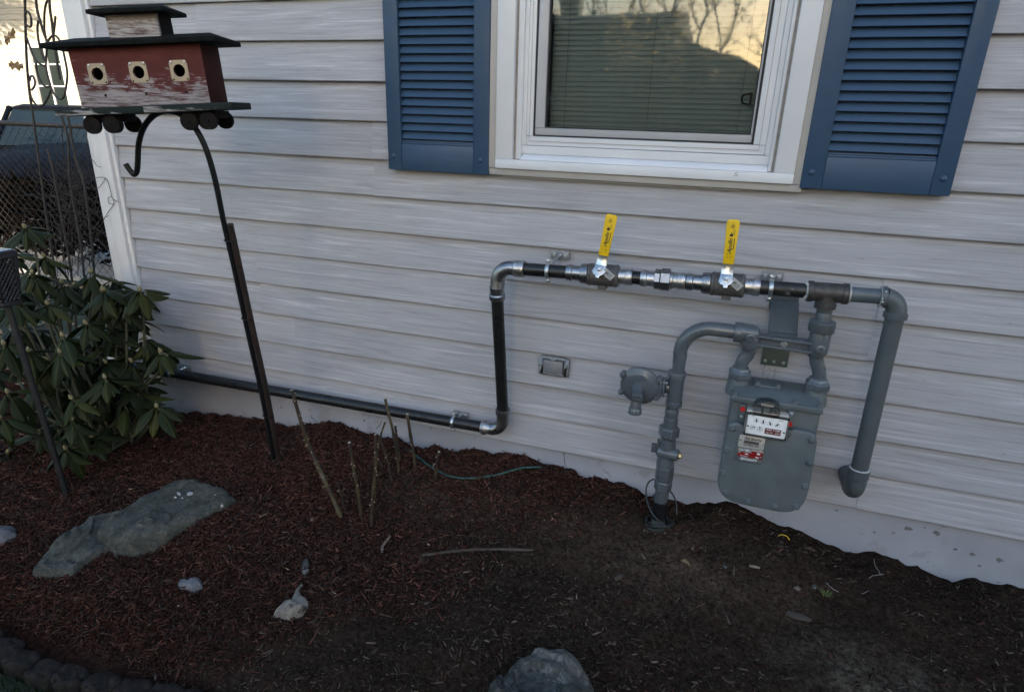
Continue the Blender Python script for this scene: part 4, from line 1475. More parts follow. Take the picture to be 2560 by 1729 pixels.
# top cover: lip, sloping hood, two inlet bosses
mb = MB()
mb.prism(rrect(0.078, 0.3295, 0.400, 0.418, .004, .004, 2), fy, -0.2165, -0.055)
mb.add([(0.084, -.212, .4185), (0.323, -.212, .4185), (0.326, -.062, .4185), (0.080, -.062, .4185), (0.086, -.170, .4330), (0.320, -.170, .4330), (0.318, -.072, .4330), (0.088, -.072, .4330)],
       [(3, 2, 1, 0), (4, 5, 6, 7), (0, 1, 5, 4), (1, 2, 6, 5), (2, 3, 7, 6), (3, 0, 4, 7)])
mb.box((0.140, -.155, .4332), (0.215, -.095, .4390))
top = mb.build('top_cover', M['meter_grey'], gm, bevel=0.0040, seg=3, smooth=55)
for x in (0.0965, 0.3120):
    b = MB()
    b.lathe((x, YB, 0.400), (0, 0, 1), [(0, .034), (.020, .0335), (.032, .0300), (.050, .0292), (.051, .02)], 22)
    b.build('inlet_boss', M['meter_grey'], top)
for (x, y) in ((0.090, -.206), (0.318, -.206), (0.255, -.204), (0.150, -.148), (0.207, -.148)):
    b = MB()
    zt = 0.4185 if y < -.2 else 0.439
    b.lathe((x, y, zt - .003), (0, 0, 1), [(0, .0095), (.008, .0090), (.0085, .0070), (.0125, .0066), (.0130, .0050)], 12)
    b.build('bolt', M['meter_grey'], top)
for (x, xt, zt) in ((0.0965, 0.1125, 0.545), (0.3120, 0.2945, 0.552)):
    b = MB()
    b.lathe((x, YB, 0.448), (0, 0, 1), [(0, .029), (.001, .0335), (.004, .0360), (.020, .0360), (.023, .0340), (.026, .0290), (.034, .0262), (.036, .0215)], 6)
    b.build('swivel_nut', M['pipe_grey'], gm, smooth=25, bevel=0.0008)
    b = MB()
    pts = [(x, YB, 0.475), (x, YB, 0.492), (x + (xt - x) * .2, YB, 0.506), (x + (xt - x) * .8, YB, zt - .022), (xt, YB, zt - .008), (xt, YB, zt + .006)]
    b.tube(pts, 0.0193, 18)
    b.build('swivel_pipe', M['pipe_grey'], gm, smooth=60)

# index with dial plate
mb = MB()
mb.box((0.128, -.238, 0.320), (0.242, -.2065, 0.390))
idx = mb.build('index_base', M['badge_steel'], gm, bevel=0.002)
FY = -.2475
ur = Vector((0, -0.10, 1)).normalized()


def fp(x, z, off=0.0):
    """a point on the dial plate, which leans back a little"""
    return Vector((x, FY + (z - 0.351) * -0.02 * 0 - off, z))


mb = MB()
mb.box((0.1318, FY, 0.3208), (0.2392, FY + .0025, 0.3835))
mb.build('dial_plate', M['dial_white'], idx, bevel=0.0008)
ink = MB()


def circ(c, r, w=.00022, n=20):
    ink.tube([fp(c[0] + r * math.cos(6.2832 * i / n), c[1] + r * math.sin(6.2832 * i / n), .0002) for i in range(n + 1)], w, 4)


for (dx, dz, ang) in ((0.1570, 0.3660, 92), (0.1755, 0.3645, 90), (0.1945, 0.3630, 112), (0.2135, 0.3620, 225)):
    circ((dx, dz), .0072, .00016)
    for q in range(10):
        a = 6.2832 * q / 10
        c = fp(dx + .0062 * math.cos(a), dz + .0062 * math.sin(a), .0002)
        write(ink, str(q), c, (1, 0, 0), (0, 0, 1), .0028)
    a = math.radians(ang)
    d, s = Vector((math.cos(a), 0, math.sin(a))), Vector((-math.sin(a), 0, math.cos(a)))
    c = fp(dx, dz, .0006)
    ink.prism([(-.0050, -.0014), (-.0050, .0014), (0, .0026), (.0068, .0003), (.0068, -.0003), (0, -.0026)], lambda p, q, h: c + d * p + s * q + Vector((0, h, 0)), 0, .0004)
for (dx, dz, ang) in ((0.1490, 0.3425, 20), (0.1700, 0.3410, 100)):
    circ((dx, dz), .0058, .0003)
    circ((dx, dz), .0076, .00016)
    a = math.radians(ang)
    d, s = Vector((math.cos(a), 0, math.sin(a))), Vector((-math.sin(a), 0, math.cos(a)))
    c = fp(dx, dz, .0006)
    ink.prism([(-.003, -.0015), (-.003, .0015), (.0092, .0006), (.0092, -.0006)], lambda p, q, h: c + d * p + s * q + Vector((0, h, 0)), 0, .0004)
for (x, z) in ((0.1362, 0.3445), (0.2348, 0.3410)):
    ink.obox(fp(x, z, .0002), (.0028, 0, 0), (0, .0002, 0), (0, 0, .0020))
ink.obox(fp(0.222, 0.3765, .0002), (.0070, 0, 0), (0, .0001, 0), (0, 0, .0005))
ink.obox(fp(0.147, 0.3775, .0002), (.0035, 0, 0), (0, .0001, 0), (0, 0, .0005))
ink.build('dial_face', M['ink'], idx, smooth=0, fix=False)
mb = MB()
mb.box((0.1835, FY - .0006, 0.3290), (0.2270, FY - .0001, 0.3475))
mb.build('red_panel', M['dark_red'], idx, smooth=0)
ink = MB()
write(ink, 'TEMP. COMP.', fp(0.2055, 0.3430, .0009), (1, 0, 0), (0, 0, 1), .0068, 0, .0001)
write(ink, 'CU. FT. - 60\u00b0F', fp(0.2055, 0.3340, .0009), (1, 0, 0), (0, 0, 1), .0064, 0, .0001)
ink.build('lettering', M['white_ink'], idx, smooth=0, fix=False)
mb = MB()                              # clear cover
ring(0.1285, 0.1318, 0.2392, 0.2425, 0.3175, 0.3208, 0.3835, 0.3868, -.2545, -.2380).build('clear_cover', M['clear'], idx, bevel=0.0008)
mb = MB()                              # clear dome and the works inside
out = [(0.1445, 0.3855)] + [(0.180 - .0355 * math.cos(a), 0.408 + .019 * math.sin(a)) for a in [math.pi * i / 10 for i in range(11)]] + [(0.2155, 0.3855)]
mb.prism(out[::-1], fy, -.246, -.2075)
mb.build('clear_dome', M['clear'], idx, bevel=0.003, smooth=60)
mb = MB()
mb.box((0.167, -.238, 0.387), (0.172, -.2125, 0.412))
mb.lathe((0.188, -.236, 0.398), (1, 0, .2), [(0, .008), (.003, .0085), (.0035, .004), (.014, .004), (.0145, .007), (.018, .007)], 12)
mb.build('index_gear', M['olive'], idx)
mb = MB()
mb.obox((0.179, -.2445, 0.4165), (.017, 0, -.0006), (0, .0003, 0), (0, 0, .0030))
mb.build('paper_strip', M['badge_steel'], idx, smooth=0)
for (x, z, lz) in ((0.1165, 0.385, 0.358), (0.2480, 0.361, 0.391)):
    mb = MB()
    mb.obox((x, -.2125, (z + lz) / 2), (.0085, 0, 0), (0, .006, 0), (0, 0, .0235))
    tab = mb.build('seal_lug', M['meter_grey'], gm, bevel=0.002)
    mb = MB()
    mb.lathe((x, -.2190, z), (0, -1, .08), [(0, .0066), (.010, .0074), (.0104, .0064), (.0090, .0052)], 16)
    mb.build('red_seal', M['red_seal'], tab)
    mb = MB()
    mb.lathe((x, -.2190, lz), (0, -1, 0), [(0, .0046), (.003, .0044), (.004, .0030), (.0028, .0022)], 12)
    mb.build('screw', M['bright_zinc'], tab)

# badges
mb = MB()
mb.prism(rrect(0.1135, 0.1955, 0.2180, 0.3130, .006, .006, 4), fy, -.2350, -.2321)
bdg = mb.build('badge_frame', M['meter_grey'], gm, bevel=0.0012)
mb = MB()
mb.prism(rrect(0.1195, 0.1910, 0.2675, 0.3080, .004, .004, 4), fy, -.2362, -.2351)
mb.build('badge_plate', M['badge_steel'], bdg, bevel=0.0004)
mb = MB()
mb.prism(rrect(0.1210, 0.1925, 0.2245, 0.2655, .004, .004, 4), fy, -.2362, -.2351)
mb.build('number_plate', M['galvanised'], bdg, bevel=0.0004)
mb = MB()
mb.box((0.1218, -.23655, 0.2375), (0.1918, -.2363, 0.2525)); mb.box((0.1600, -.23655, 0.2526), (0.1918, -.2363, 0.2600))
mb.build('red_band', M['badge_red'], bdg, smooth=0)
ink = MB()
q = lambda x, z, o=.0002: Vector((x, -.2364 - o, z))
write(ink, 'Liberty', q(0.1635, 0.2988), (1, 0, 0), (0, 0, 1), .0125, 0, .0002)
for k, xx in enumerate(np.arange(0.1345, 0.1765, 0.00145)):
    ink.obox(q(xx, 0.2870), (.00032 + .00022 * ((k * 7) % 3), 0, 0), (0, .00005, 0), (0, 0, .0050))
write(ink, '22NM001200', q(0.1555, 0.2772), (1, 0, 0), (0, 0, 1), .0072, 0, .0001, 1.06)
ink.build('lettering', M['ink'], bdg, smooth=0, fix=False)
mb = MB()                              # leaf-like double-lobed mark beside the name
for (cx, cz, r) in ((0.1385, 0.3005, .0034), (0.1425, 0.2985, .0034)):
    mb.prism([(cx + r * math.cos(a), cz + r * 1.1 * math.sin(a)) for a in [6.2832 * i / 14 for i in range(14)]], lambda a, b, h: Vector((a, -.2365 - h, b)), .0001, .0003)
mb.prism([(0.1352, 0.2945), (0.1452, 0.2945), (0.1458, 0.2985), (0.1352, 0.3010)], lambda a, b, h: Vector((a, -.2365 - h, b)), .0004, .0005)
mb.build('badge_mark', M['galvanised'], bdg, smooth=0)
ink = MB()
q = lambda x, z, o=.0003: Vector((x, -.2365 - o, z))
write(ink, '425', q(0.1480, 0.2585), (1, 0, 0), (0, 0, 1), .0088, 0, .0003)
ink.obox(q(0.1310, 0.2585), (.0050, 0, 0), (0, .00005, 0), (0, 0, .0014))
write(ink, '22V384573', q(0.1550, 0.2300), (1, 0, 0), (0, 0, 1), .0092, 0, .0003, 1.1)
for (x, z, ww, hh) in ((0.1470, 0.2478, .0045, .0016), (0.1795, 0.2545, .0045, .0030), (0.1775, 0.2420, .0050, .0018)):
    ink.obox(q(x, z), (ww, 0, 0), (0, .00005, 0), (0, 0, hh))
ink.obox(q(0.141, 0.2405), (.0120, 0, 0), (0, .00005, 0), (0, 0, .0006))
ink.build('number_lettering', M['white_ink'], bdg, smooth=0, fix=False)
for (x, z) in ((0.1240, 0.2910), (0.1870, 0.2870), (0.1255, 0.2490), (0.1875, 0.2440)):
    mb = MB()
    mb.lathe((x, -.2360, z), (0, -1, 0), [(0, .0033), (.0012, .0030), (.0018, .0016)], 10)
    mb.build('rivet', M['screw'], bdg)

# ------------------------------------------------------------------ riser with service regulator
RX, RY = -0.0865, YB
gr = thing('gas_riser', 'grey painted riser pipe curving from the ground up to the meter bar', 'gas pipe', (RX, RY, hz(RX, RY)))
mb = MB()
pts = [(RX + .0035, RY, 0.440), (RX + .0035, RY, 0.500)] + arc((RX + .0890, RY, 0.5045), (-1, 0, 0), (0, 0, 1), 0.0865, 0, math.pi / 2, 12) + [(0.070, RY, 0.5905)]
mb.tube(pts, [.0185, .0215] + [.0215] * 14, 22)
mb.build('pipe_bend', M['pipe_grey'], gr, smooth=60)
mb = MB()
mb.lathe((RX + .001, RY, 0.440), (0.02, 0, -1), [(0, .0190), (.001, .0268), (.003, .0276), (.019, .0276), (.021, .0245), (.100, .0240), (.102, .0262), (.116, .0262), (.118, .0180)], 22)
mb.lathe((RX - .002, RY, 0.383), (-1, -0.05, 0), [(0, .016), (.024, .016), (.025, .02)], 16)
mb.build('tee', M['pipe_grey'], gr)
mb = MB()
mb.lathe((RX, RY, 0.324), (0, 0, -1), [(0, .0165), (.012, .0165), (.013, .0195), (.018, .0215), (.030, .0215), (.034, .0205), (.042, .0203), (.044, .0222), (.066, .0226), (.080, .0218), (.085, .0215)], 16)
mb.build('reducer', M['pipe_grey'], gr)
mb = MB()
mb.lathe((RX - .001, RY, 0.248), (0, 0, -1), [(0, .026), (.001, .0318), (.004, .0335), (.030, .0335), (.034, .0315), (.036, .025), (.050, .0240)], 6, rot=.4)
mb.build('union_nut', M['pipe_grey'], gr, smooth=20, bevel=0.0008)
mb = MB()
mb.lathe((RX, RY, 0.205), (0, 0, -1), [(0, .0235), (.015, .0240), (.030, .0275), (.060, .0275), (.075, .0255), (.085, .0290), (.100, .0290), (.101, .02)], 20)
mb.lathe((RX - .026, RY - .006, 0.156), (1, -0.12, 0), [(0, .0200), (.020, .0215), (.050, .0205), (.064, .0195), (.066, .0165)], 20)
vb = mb.build('shutoff_valve', M['pipe_grey'], gr)
mb = MB()
mb.lathe((RX + .0400, RY - .0140, 0.156), (1, -0.12, 0), [(0, .0098), (.008, .0098), (.0085, .0080)], 6)
mb.build('valve_cap', M['brass'], vb, smooth=20)
mb = MB()
mb.obox((RX - .030, RY, 0.166), (.0035, 0, 0), (0, .008, 0), (0, 0, .026))
mb.box((RX - .050, RY - .010, 0.148), (RX - .034, RY + .010, 0.174))
mb.build('lock_wing', M['drop_grey'], vb, bevel=0.0015)
mb = MB()
mb.lathe((RX + .0015, RY, 0.104), (0, 0, -1), [(0, .024), (.001, .0285), (.003, .0296), (.050, .0296), (.052, .0275), (.056, .0275), (.058, .0292), (.090, .0292), (.092, .0278), (.096, .024)], 6, rot=.5)
mb.build('insulating_union', M['pipe_grey'], gr, smooth=25, bevel=0.0008)
mb = MB()
mb.tube([(RX + .002, RY, 0.012), (RX, RY, -.040), (RX, RY, -.25)], .0232, 22)
mb.build('pipe', M['drop_grey'], gr)
mb = MB()
mb.lathe((RX + .0005, RY, -.032), (0, 0, -1), [(0, .0232), (.0005, .0242), (.012, .0246), (.014, .0241), (.030, .0248), (.034, .0242), (.060, .0247), (.068, .0243), (.0685, .0232)], 22)
mb.build('tape_wrap', M['tape'], gr)

rg = thing('pressure_regulator', 'round grey gas pressure regulator with downward vent beside the riser', 'regulator', (-0.19, -0.165, 0.385))
ax = Vector((-0.10, -1, -0.06)).normalized()
rc = Vector((-0.1925, -0.150, 0.3805))
mb = MB()
mb.lathe(rc, ax, [(-.024, .020), (-.020, .045), (-.008, .0560), (-.004, .0615), (.004, .0620), (.0045, .0605), (.007, .0605), (.0075, .0620), (.013, .0620), (.0145, .0600), (.016, .0560), (.021, .0500), (.024, .0420), (.0255, .0200)], 36)
mb.build('diaphragm_case', M['pipe_grey'], rg, smooth=40)
uu, vv, _ = frame(ax)
for a in (28, 152, 208, 332, 90, 270):
    if a in (90, 270): continue
    a = math.radians(a)
    d = X * math.cos(a) + Z * math.sin(a)
    c = rc + d * .0640
    mb = MB()
    mb.lathe(c - ax * .006, ax, [(0, .0095), (.020, .0095), (.022, .0080)], 14)
    mb.lathe(c + ax * .0162, ax, [(0, .0068), (.006, .0066), (.007, .0050)], 6)
    mb.build('flange_bolt', M['pipe_grey'], rg)
mb = MB()
bx = rc + ax * .018 + Vector((-.004, 0, -.004))
bd = Vector((.13, -.85, -.24)).normalized()
mb.lathe(bx, bd, [(0, .0200), (.010, .0185), (.042, .0175), (.046, .0195), (.054, .0195), (.055, .0160), (.058, .0155)], 20)
bon = mb.build('spring_bonnet', M['pipe_grey'], rg)
mb = MB()
mb.obox(bx + bd * .0595, Vector((.0085, 0, 0)), bd * .0015, bd.cross(X).normalized() * .0028)
mb.build('cap_slot', M['pipe_grey'], bon, bevel=0.0008)
mb = MB()
vp = bx + bd * .036 + Vector((0, .004, -.010))
mb.tube([vp, vp + Vector((-.001, -.006, -.014)), vp + Vector((-.002, -.008, -.034))], [.0170, .0172, .0172], 18)
mb.lathe(vp + Vector((-.002, -.008, -.030)), (0, 0, -1), [(0, .0175), (.004, .0205), (.020, .0212), (.0205, .0165), (.010, .0155)], 20)
mb.build('vent', M['pipe_grey'], rg)
mb = MB()                              # raised cast marks on the face, worn beyond reading
for (dx, dz, lx, lz, rot) in ((-.008, .027, .006, .0016, 0), (.008, .027, .006, .0016, 0), (.0, .021, .008, .0012, 0), (.037, .008, .0022, .012, -.15), (.040, -.008, .0016, .006, -.15), (-.037, .004, .0014, .008, .1)):
    mb.obox(rc + ax * (.0240 if abs(dx) < .02 else .0220) + X * dx + Z * dz, X * lx + Z * lx * rot, Vector((0, .0012, 0)), Z * lz - X * lz * rot)
mb.build('cast_mark', M['pipe_grey'], rg, smooth=0, fix=False)
mb = MB()
mb.lathe((-0.150, -0.146, 0.379), (1, .05, .02), [(0, .020), (.012, .0185), (.018, .0185)], 18)
mb.build('outlet_neck', M['pipe_grey'], rg)
for x0 in (-0.1335, -0.1235):
    mb = MB()
    mb.prism(rrect(-.024, .024, -.028, .028, .008, .008, 3), lambda a, b, h: Vector((x0 + h, RY - .004 + a, 0.383 + b)), 0, .0090)
    mb.build('flange', M['pipe_grey'], rg, bevel=0.0015)
for (yy, zz) in ((-.016, .020), (.016, .020), (-.016, -.020), (.016, -.020)):
    mb = MB()
    mb.lathe((-0.1144, RY - .004 + yy, 0.383 + zz), (1, 0, 0), [(0, .0060), (.006, .0058), (.007, .0045)], 6)
    mb.build('flange_bolt', M['pipe_grey'], rg)

# tracer wire coiled at the foot of the riser
tw = thing('tracer_wire', 'dark coiled wire looped round the foot of the grey riser', 'wire', (RX, RY, hz(RX, RY)))
gz0 = hz(RX, RY - .03)
for k in range(4):
    pts = []
    rr = .030 + .0035 * k
    for i in range(30):
        a = 6.2832 * i / 29 * .97 + k * 1.3
        xx, yy = RX + .004 * k - .006 + rr * 1.15 * math.cos(a), RY - .008 + rr * math.sin(a)
        pts.append((xx, yy, max(gz0, hz(xx, yy)) + .006 + .0052 * k + .008 * math.sin(a + k)))
    mb = MB(); mb.tube(pts, .0026, 8); mb.build('wire_turn', M['wire'], tw, smooth=60)
mb = MB()
sp = [(RX + .045, RY - .030, gz0 + .012), (RX + .020, RY - .040, gz0 + .035), (RX - .012, RY - .037, gz0 + .055), (RX - .040, RY - .015, gz0 + .085), (RX - .052, RY + .006, gz0 + .125), (RX - .044, RY + .012, gz0 + .155), (RX - .024, RY + .006, gz0 + .172)]


def smooth_path(p, n=6):
    p = [Vector(q) for q in p]
    out = []
    for i in range(len(p) - 1):
        a, b = p[max(0, i - 1)], p[i]
        c, d = p[i + 1], p[min(len(p) - 1, i + 2)]
        for k in range(n):
            t = k / n
            out.append(0.5 * ((2 * b) + (c - a) * t + (2 * a - 5 * b + 4 * c - d) * t * t + (3 * b - a - 3 * c + d) * t ** 3))
    out.append(p[-1])
    return out


mb.tube(smooth_path(sp), .0026, 8)
mb.build('wire_loop', M['wire'], tw, smooth=60)
mb = MB()
mb.tube(smooth_path([(RX + .018, RY - .008, gz0 + .150), (RX + .036, RY + .004, gz0 + .128), (RX + .052, RY + .002, gz0 + .095), (RX + .058, RY - .010, gz0 + .062)]), .0028, 8)
mb.build('wire_end', M['wire'], tw, smooth=60)

# ------------------------------------------------------------------ where a sight line meets a surface (used to read positions off the site photo)
_R = CAM_ROT.to_matrix()


def sight(u, v):
    return (_R @ Vector(((u - 1280) / 1573.2, -(v - 864.5) / 1573.2, -1.0)))


def on_y(u, v, y):
    d = sight(u, v)
    return CAM_LOC + d * ((y - CAM_LOC.y) / d.y)


def on_ground(u, v):
    d = sight(u, v)
    t = 0.6
    while t < 9:
        p = CAM_LOC + d * t
        if p.z < hz(p.x, p.y) or p.y > 0.05:
            return p
        t += 0.004
    return p


K = 2560 / 2324.0


def lean(u, v):
    """point on the leaning plane of the shepherd's hook (u, v on the reduced photo)"""
    d = sight(u * K, v * K)
    n = Vector((0, 1, 0.2233))
    return CAM_LOC + d * ((-0.291 - n.dot(CAM_LOC)) / n.dot(d))


pm_ = MB()
write(pm_, 'S.', Vector((0.005, -0.0312, 1.031)), (1, 0, 0), (0, 0, 1), .0150, .25, 0, 1.9)
pm_.build('pencil_mark', M['caulk'], window, smooth=0, fix=False)

# ------------------------------------------------------------------ shepherd's hook and caboose birdhouse
hb = Vector((-1.576, -0.253, hz(-1.576, -0.253)))
hk = thing('shepherd_hook', "black shepherd's hook tied to a rusty stake, leaning out of the mulch", 'garden hook', hb)
hp = [(625, 1062), (596, 905), (560, 742), (532, 610), (508, 505), (492, 425), (478, 370), (462, 325), (440, 287), (410, 260), (378, 252), (348, 263), (326, 290), (315, 325), (313, 360), (311, 388), (304, 396), (296, 388), (285, 372)]
mb = MB()
pp = [lean(*q) for q in hp]
pp[0] = pp[0] + (pp[0] - pp[1]).normalized() * 0.08
mb.tube(smooth_path(pp, 5), 0.0082, 14)
mb.build('hook_rod', M['hook_black'], hk, smooth=60)
mb = MB()
off = Vector((0.0165, 0.004, 0))
sp0 = [(627, 1062), (598, 905), (562, 742), (533, 610), (510, 508)]
pp2 = [lean(*q) + off for q in sp0]
pp2[0] = pp2[0] + (pp2[0] - pp2[1]).normalized() * 0.08
mb.tube(smooth_path(pp2, 5), 0.0098, 14)
mb.build('stake', M['rust_stake'], hk, smooth=60)
for q in ((516, 545), (555, 722), (603, 942)):
    c = lean(*q) + off * 0.5
    mb = MB()
    pts = [c + X * (.0205 * math.cos(a)) + Y * (.0125 * math.sin(a)) + Z * (.002 * math.sin(a)) for a in [6.2832 * i / 18 for i in range(19)]]
    mb.tube(pts, 0.0019, 6)
    mb.obox(c + Vector((.019, -.010, 0)), (.0035, 0, 0), (0, .003, 0), (0, 0, .003))
    mb.build('cable_tie', M['hook_black'], hk)

T = lean(376, 250)
th = math.radians(18)
br_, bn_ = Vector((math.cos(th), math.sin(th), 0)), Vector((math.sin(th), -math.cos(th), 0))
BO = T - br_ * 0.021 - Z * 0.0085
BS = 0.92
ro = math.radians(3.6)
bz_ = Z * math.cos(ro) - br_ * math.sin(ro)
br_ = br_ * math.cos(ro) + Z * math.sin(ro)
bh = thing('birdhouse', 'weathered red and white caboose birdhouse with three round holes, perched on the hook', 'birdhouse', BO)


def bl(a, b, c):
    """a along the front, b towards the viewer, c up, from the middle of the base"""
    return BO + (br_ * a + bn_ * b + bz_ * c) * BS


def bbox(mb, a0, a1, b0, b1, c0, c1):
    return mb.obox(bl((a0 + a1) / 2, (b0 + b1) / 2, (c0 + c1) / 2), br_ * ((a1 - a0) / 2 * BS), bn_ * ((b1 - b0) / 2 * BS), bz_ * ((c1 - c0) / 2 * BS))


mb = MB(); bbox(mb, -.272, -.004, -.066, .078, 0, .020); mb.build('platform_board', M['old_green'], bh, bevel=0.0025)
mb = MB(); bbox(mb, -.0025, .264, -.066, .078, .0008, .0208); mb.build('platform_board', M['old_green'], bh, bevel=0.0025)
BW, BD, BT = .195, .060, .182


def holed_wall(a0, a1, c0, c1, b0, b1, holes, R):
    """board with round holes: strips of quads round each hole"""
    m = MB()
    n = 24
    xs = [a0] + [(holes[i] + holes[i + 1]) / 2 for i in range(len(holes) - 1)] + [a1]
    cz = HZ
    for h, l, r in zip(holes, xs[:-1], xs[1:]):
        sq, ci = [], []
        for i in range(n):
            t = 2 * math.pi * i / n
            d = (math.cos(t), math.sin(t))
            ex = (r - h) if d[0] > 0 else (h - l)
            ez = (c1 - cz) if d[1] > 0 else (cz - c0)
            s = min(ex / abs(d[0]) if abs(d[0]) > 1e-6 else 9, ez / abs(d[1]) if abs(d[1]) > 1e-6 else 9)
            sq.append((h + d[0] * s, cz + d[1] * s)); ci.append((h + d[0] * R, cz + d[1] * R))
        # put square corners in
        for j, (cx, cc) in enumerate(((r, c1), (l, c1), (l, c0), (r, c0))):
            k = min(range(n), key=lambda q: (sq[q][0] - cx) ** 2 + (sq[q][1] - cc) ** 2)
            sq[k] = (cx, cc)
        vs = [bl(x, b1, z) for x, z in sq] + [bl(x, b1, z) for x, z in ci] + [bl(x, b0, z) for x, z in ci]
        fs = []
        for i in range(n):
            j = (i + 1) % n
            fs += [(i, j, n + j, n + i), (n + i, n + j, 2 * n + j, 2 * n + i)]
        m.add(vs, fs)
    return m


HZ = .112
holes = [-.123, .0, .121]
m_ = holed_wall(-BW, BW, .021, BT, BD - .012, BD, holes, .0185)
front = m_.build('front_wall', M['old_red'], bh, smooth=0)
mb = MB()
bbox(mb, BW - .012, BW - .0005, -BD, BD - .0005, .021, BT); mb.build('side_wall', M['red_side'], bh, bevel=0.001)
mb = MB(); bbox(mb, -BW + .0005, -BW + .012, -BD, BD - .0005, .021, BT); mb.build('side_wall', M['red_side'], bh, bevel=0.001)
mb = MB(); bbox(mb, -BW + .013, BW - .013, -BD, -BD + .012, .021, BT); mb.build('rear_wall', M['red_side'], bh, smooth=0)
for h in holes:
    m2 = MB()
    n = 28
    hw, hh = .0265, .0285
    sq, ci = [], []
    for i in range(n):
        t = 2 * math.pi * i / n
        d = (math.cos(t), math.sin(t))
        e = 9.0
        q = (abs(d[0] / hw) ** e + abs(d[1] / hh) ** e) ** (-1 / e)
        sq.append((d[0] * q, d[1] * q)); ci.append((d[0] * .0172, d[1] * .0172))
    vs = []
    for (b, L_) in ((BD + .0022, sq), (BD + .0022, ci), (BD + .0004, sq), (BD + .0004, ci)):
        vs += [bl(h + x, b, HZ + z) for x, z in L_]
    fs = []
    for i in range(n):
        j = (i + 1) % n
        fs += [(i, j, n + j, n + i), (i, 2 * n + i, 2 * n + j, j), (n + i, n + j, 3 * n + j, 3 * n + i)]
    m2.add(vs, fs)
    pl_ = m2.build('hole_plate', M['hole_plate'], bh, smooth=40)
    for sx, sz in ((-1, 1), (1, 1)):
        m3 = MB(); m3.lathe(bl(h + sx * .0205, BD + .0022, HZ + sz * .0235), bn_, [(0, .0036), (.0014, .0030), (.002, .0013)], 10)
        m3.build('screw', M['screw'], pl_)
    for sx, sz in ((-1, -1), (1, -1)):
        m3 = MB(); m3.lathe(bl(h + sx * .0205, BD + .0023, HZ + sz * .0235), bn_, [(0, .0024), (.0002, .0023)], 10)
        m3.build('screw_hole', M['dark_hole'], pl_)
    m3 = MB(); m3.lathe(bl(h + .008, BD + .0002, .053), bn_, [(0, .0040), (.0004, .0034)], 8)
    m3.build('perch_hole', M['dark_hole'], bh)


def hip(mb, a0, a1, b0, b1, c0, fas, rise, inset):
    """low hipped roof slab with a fascia"""
    lo = [bl(a0, b1, c0), bl(a1, b1, c0), bl(a1, b0, c0), bl(a0, b0, c0)]
    up = [q + bz_ * fas * BS for q in lo]
    bm = (b0 + b1) / 2
    r0, r1 = bl(a0 + inset, bm, c0 + fas + rise), bl(a1 - inset, bm, c0 + fas + rise)
    mb.add(lo + up + [r0, r1], [(3, 2, 1, 0), (0, 1, 5, 4), (1, 2, 6, 5), (2, 3, 7, 6), (3, 0, 4, 7), (4, 5, 9, 8), (5, 6, 9), (6, 7, 8, 9), (7, 4, 8)])
    return mb


hip(MB(), -.255, .255, -.088, .092, BT + .0008, .013, .020, .05).build('roof', M['green_roof'], bh, bevel=0.002)
cup0 = BT + .019
mb = MB(); bbox(mb, -.075, .075, .030, .040, cup0, cup0 + .066); mb.build('cupola_front', M['old_white'], bh, bevel=0.001)
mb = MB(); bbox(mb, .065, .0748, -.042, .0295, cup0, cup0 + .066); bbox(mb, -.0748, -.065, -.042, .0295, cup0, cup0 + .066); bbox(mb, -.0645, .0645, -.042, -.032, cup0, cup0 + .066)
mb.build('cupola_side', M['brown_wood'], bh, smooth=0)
hip(MB(), -.108, .112, -.070, .074, cup0 + .0665, .011, .015, .03).build('cupola_roof', M['green_roof'], bh, bevel=0.002)
for s, lab in ((-.150, 0), (.148, 1)):
    mb = MB(); bbox(mb, s - .052, s + .052, -.045, .045, -.022, -.0005)
    tr = mb.build('wheel_truck', M['brown_wood'], bh, bevel=0.002)
    for q in (-.030, .030):
        for b0, b1 in ((.047, .062), (-.062, -.047)):
            mb = MB()
            mb.lathe(bl(s + q, b0, -.028), bn_, [(0, .0225), (.001, .0238), (.0120, .0238), (.0127, .0225)], 22)
            mb.lathe(bl(s + q, b1 - .0001 if b1 > 0 else b0, -.028), bn_ if b1 > 0 else -bn_, [(0, .004), (.002, .0035)], 8)
            mb.build('wheel', M['brown_wood'], tr)

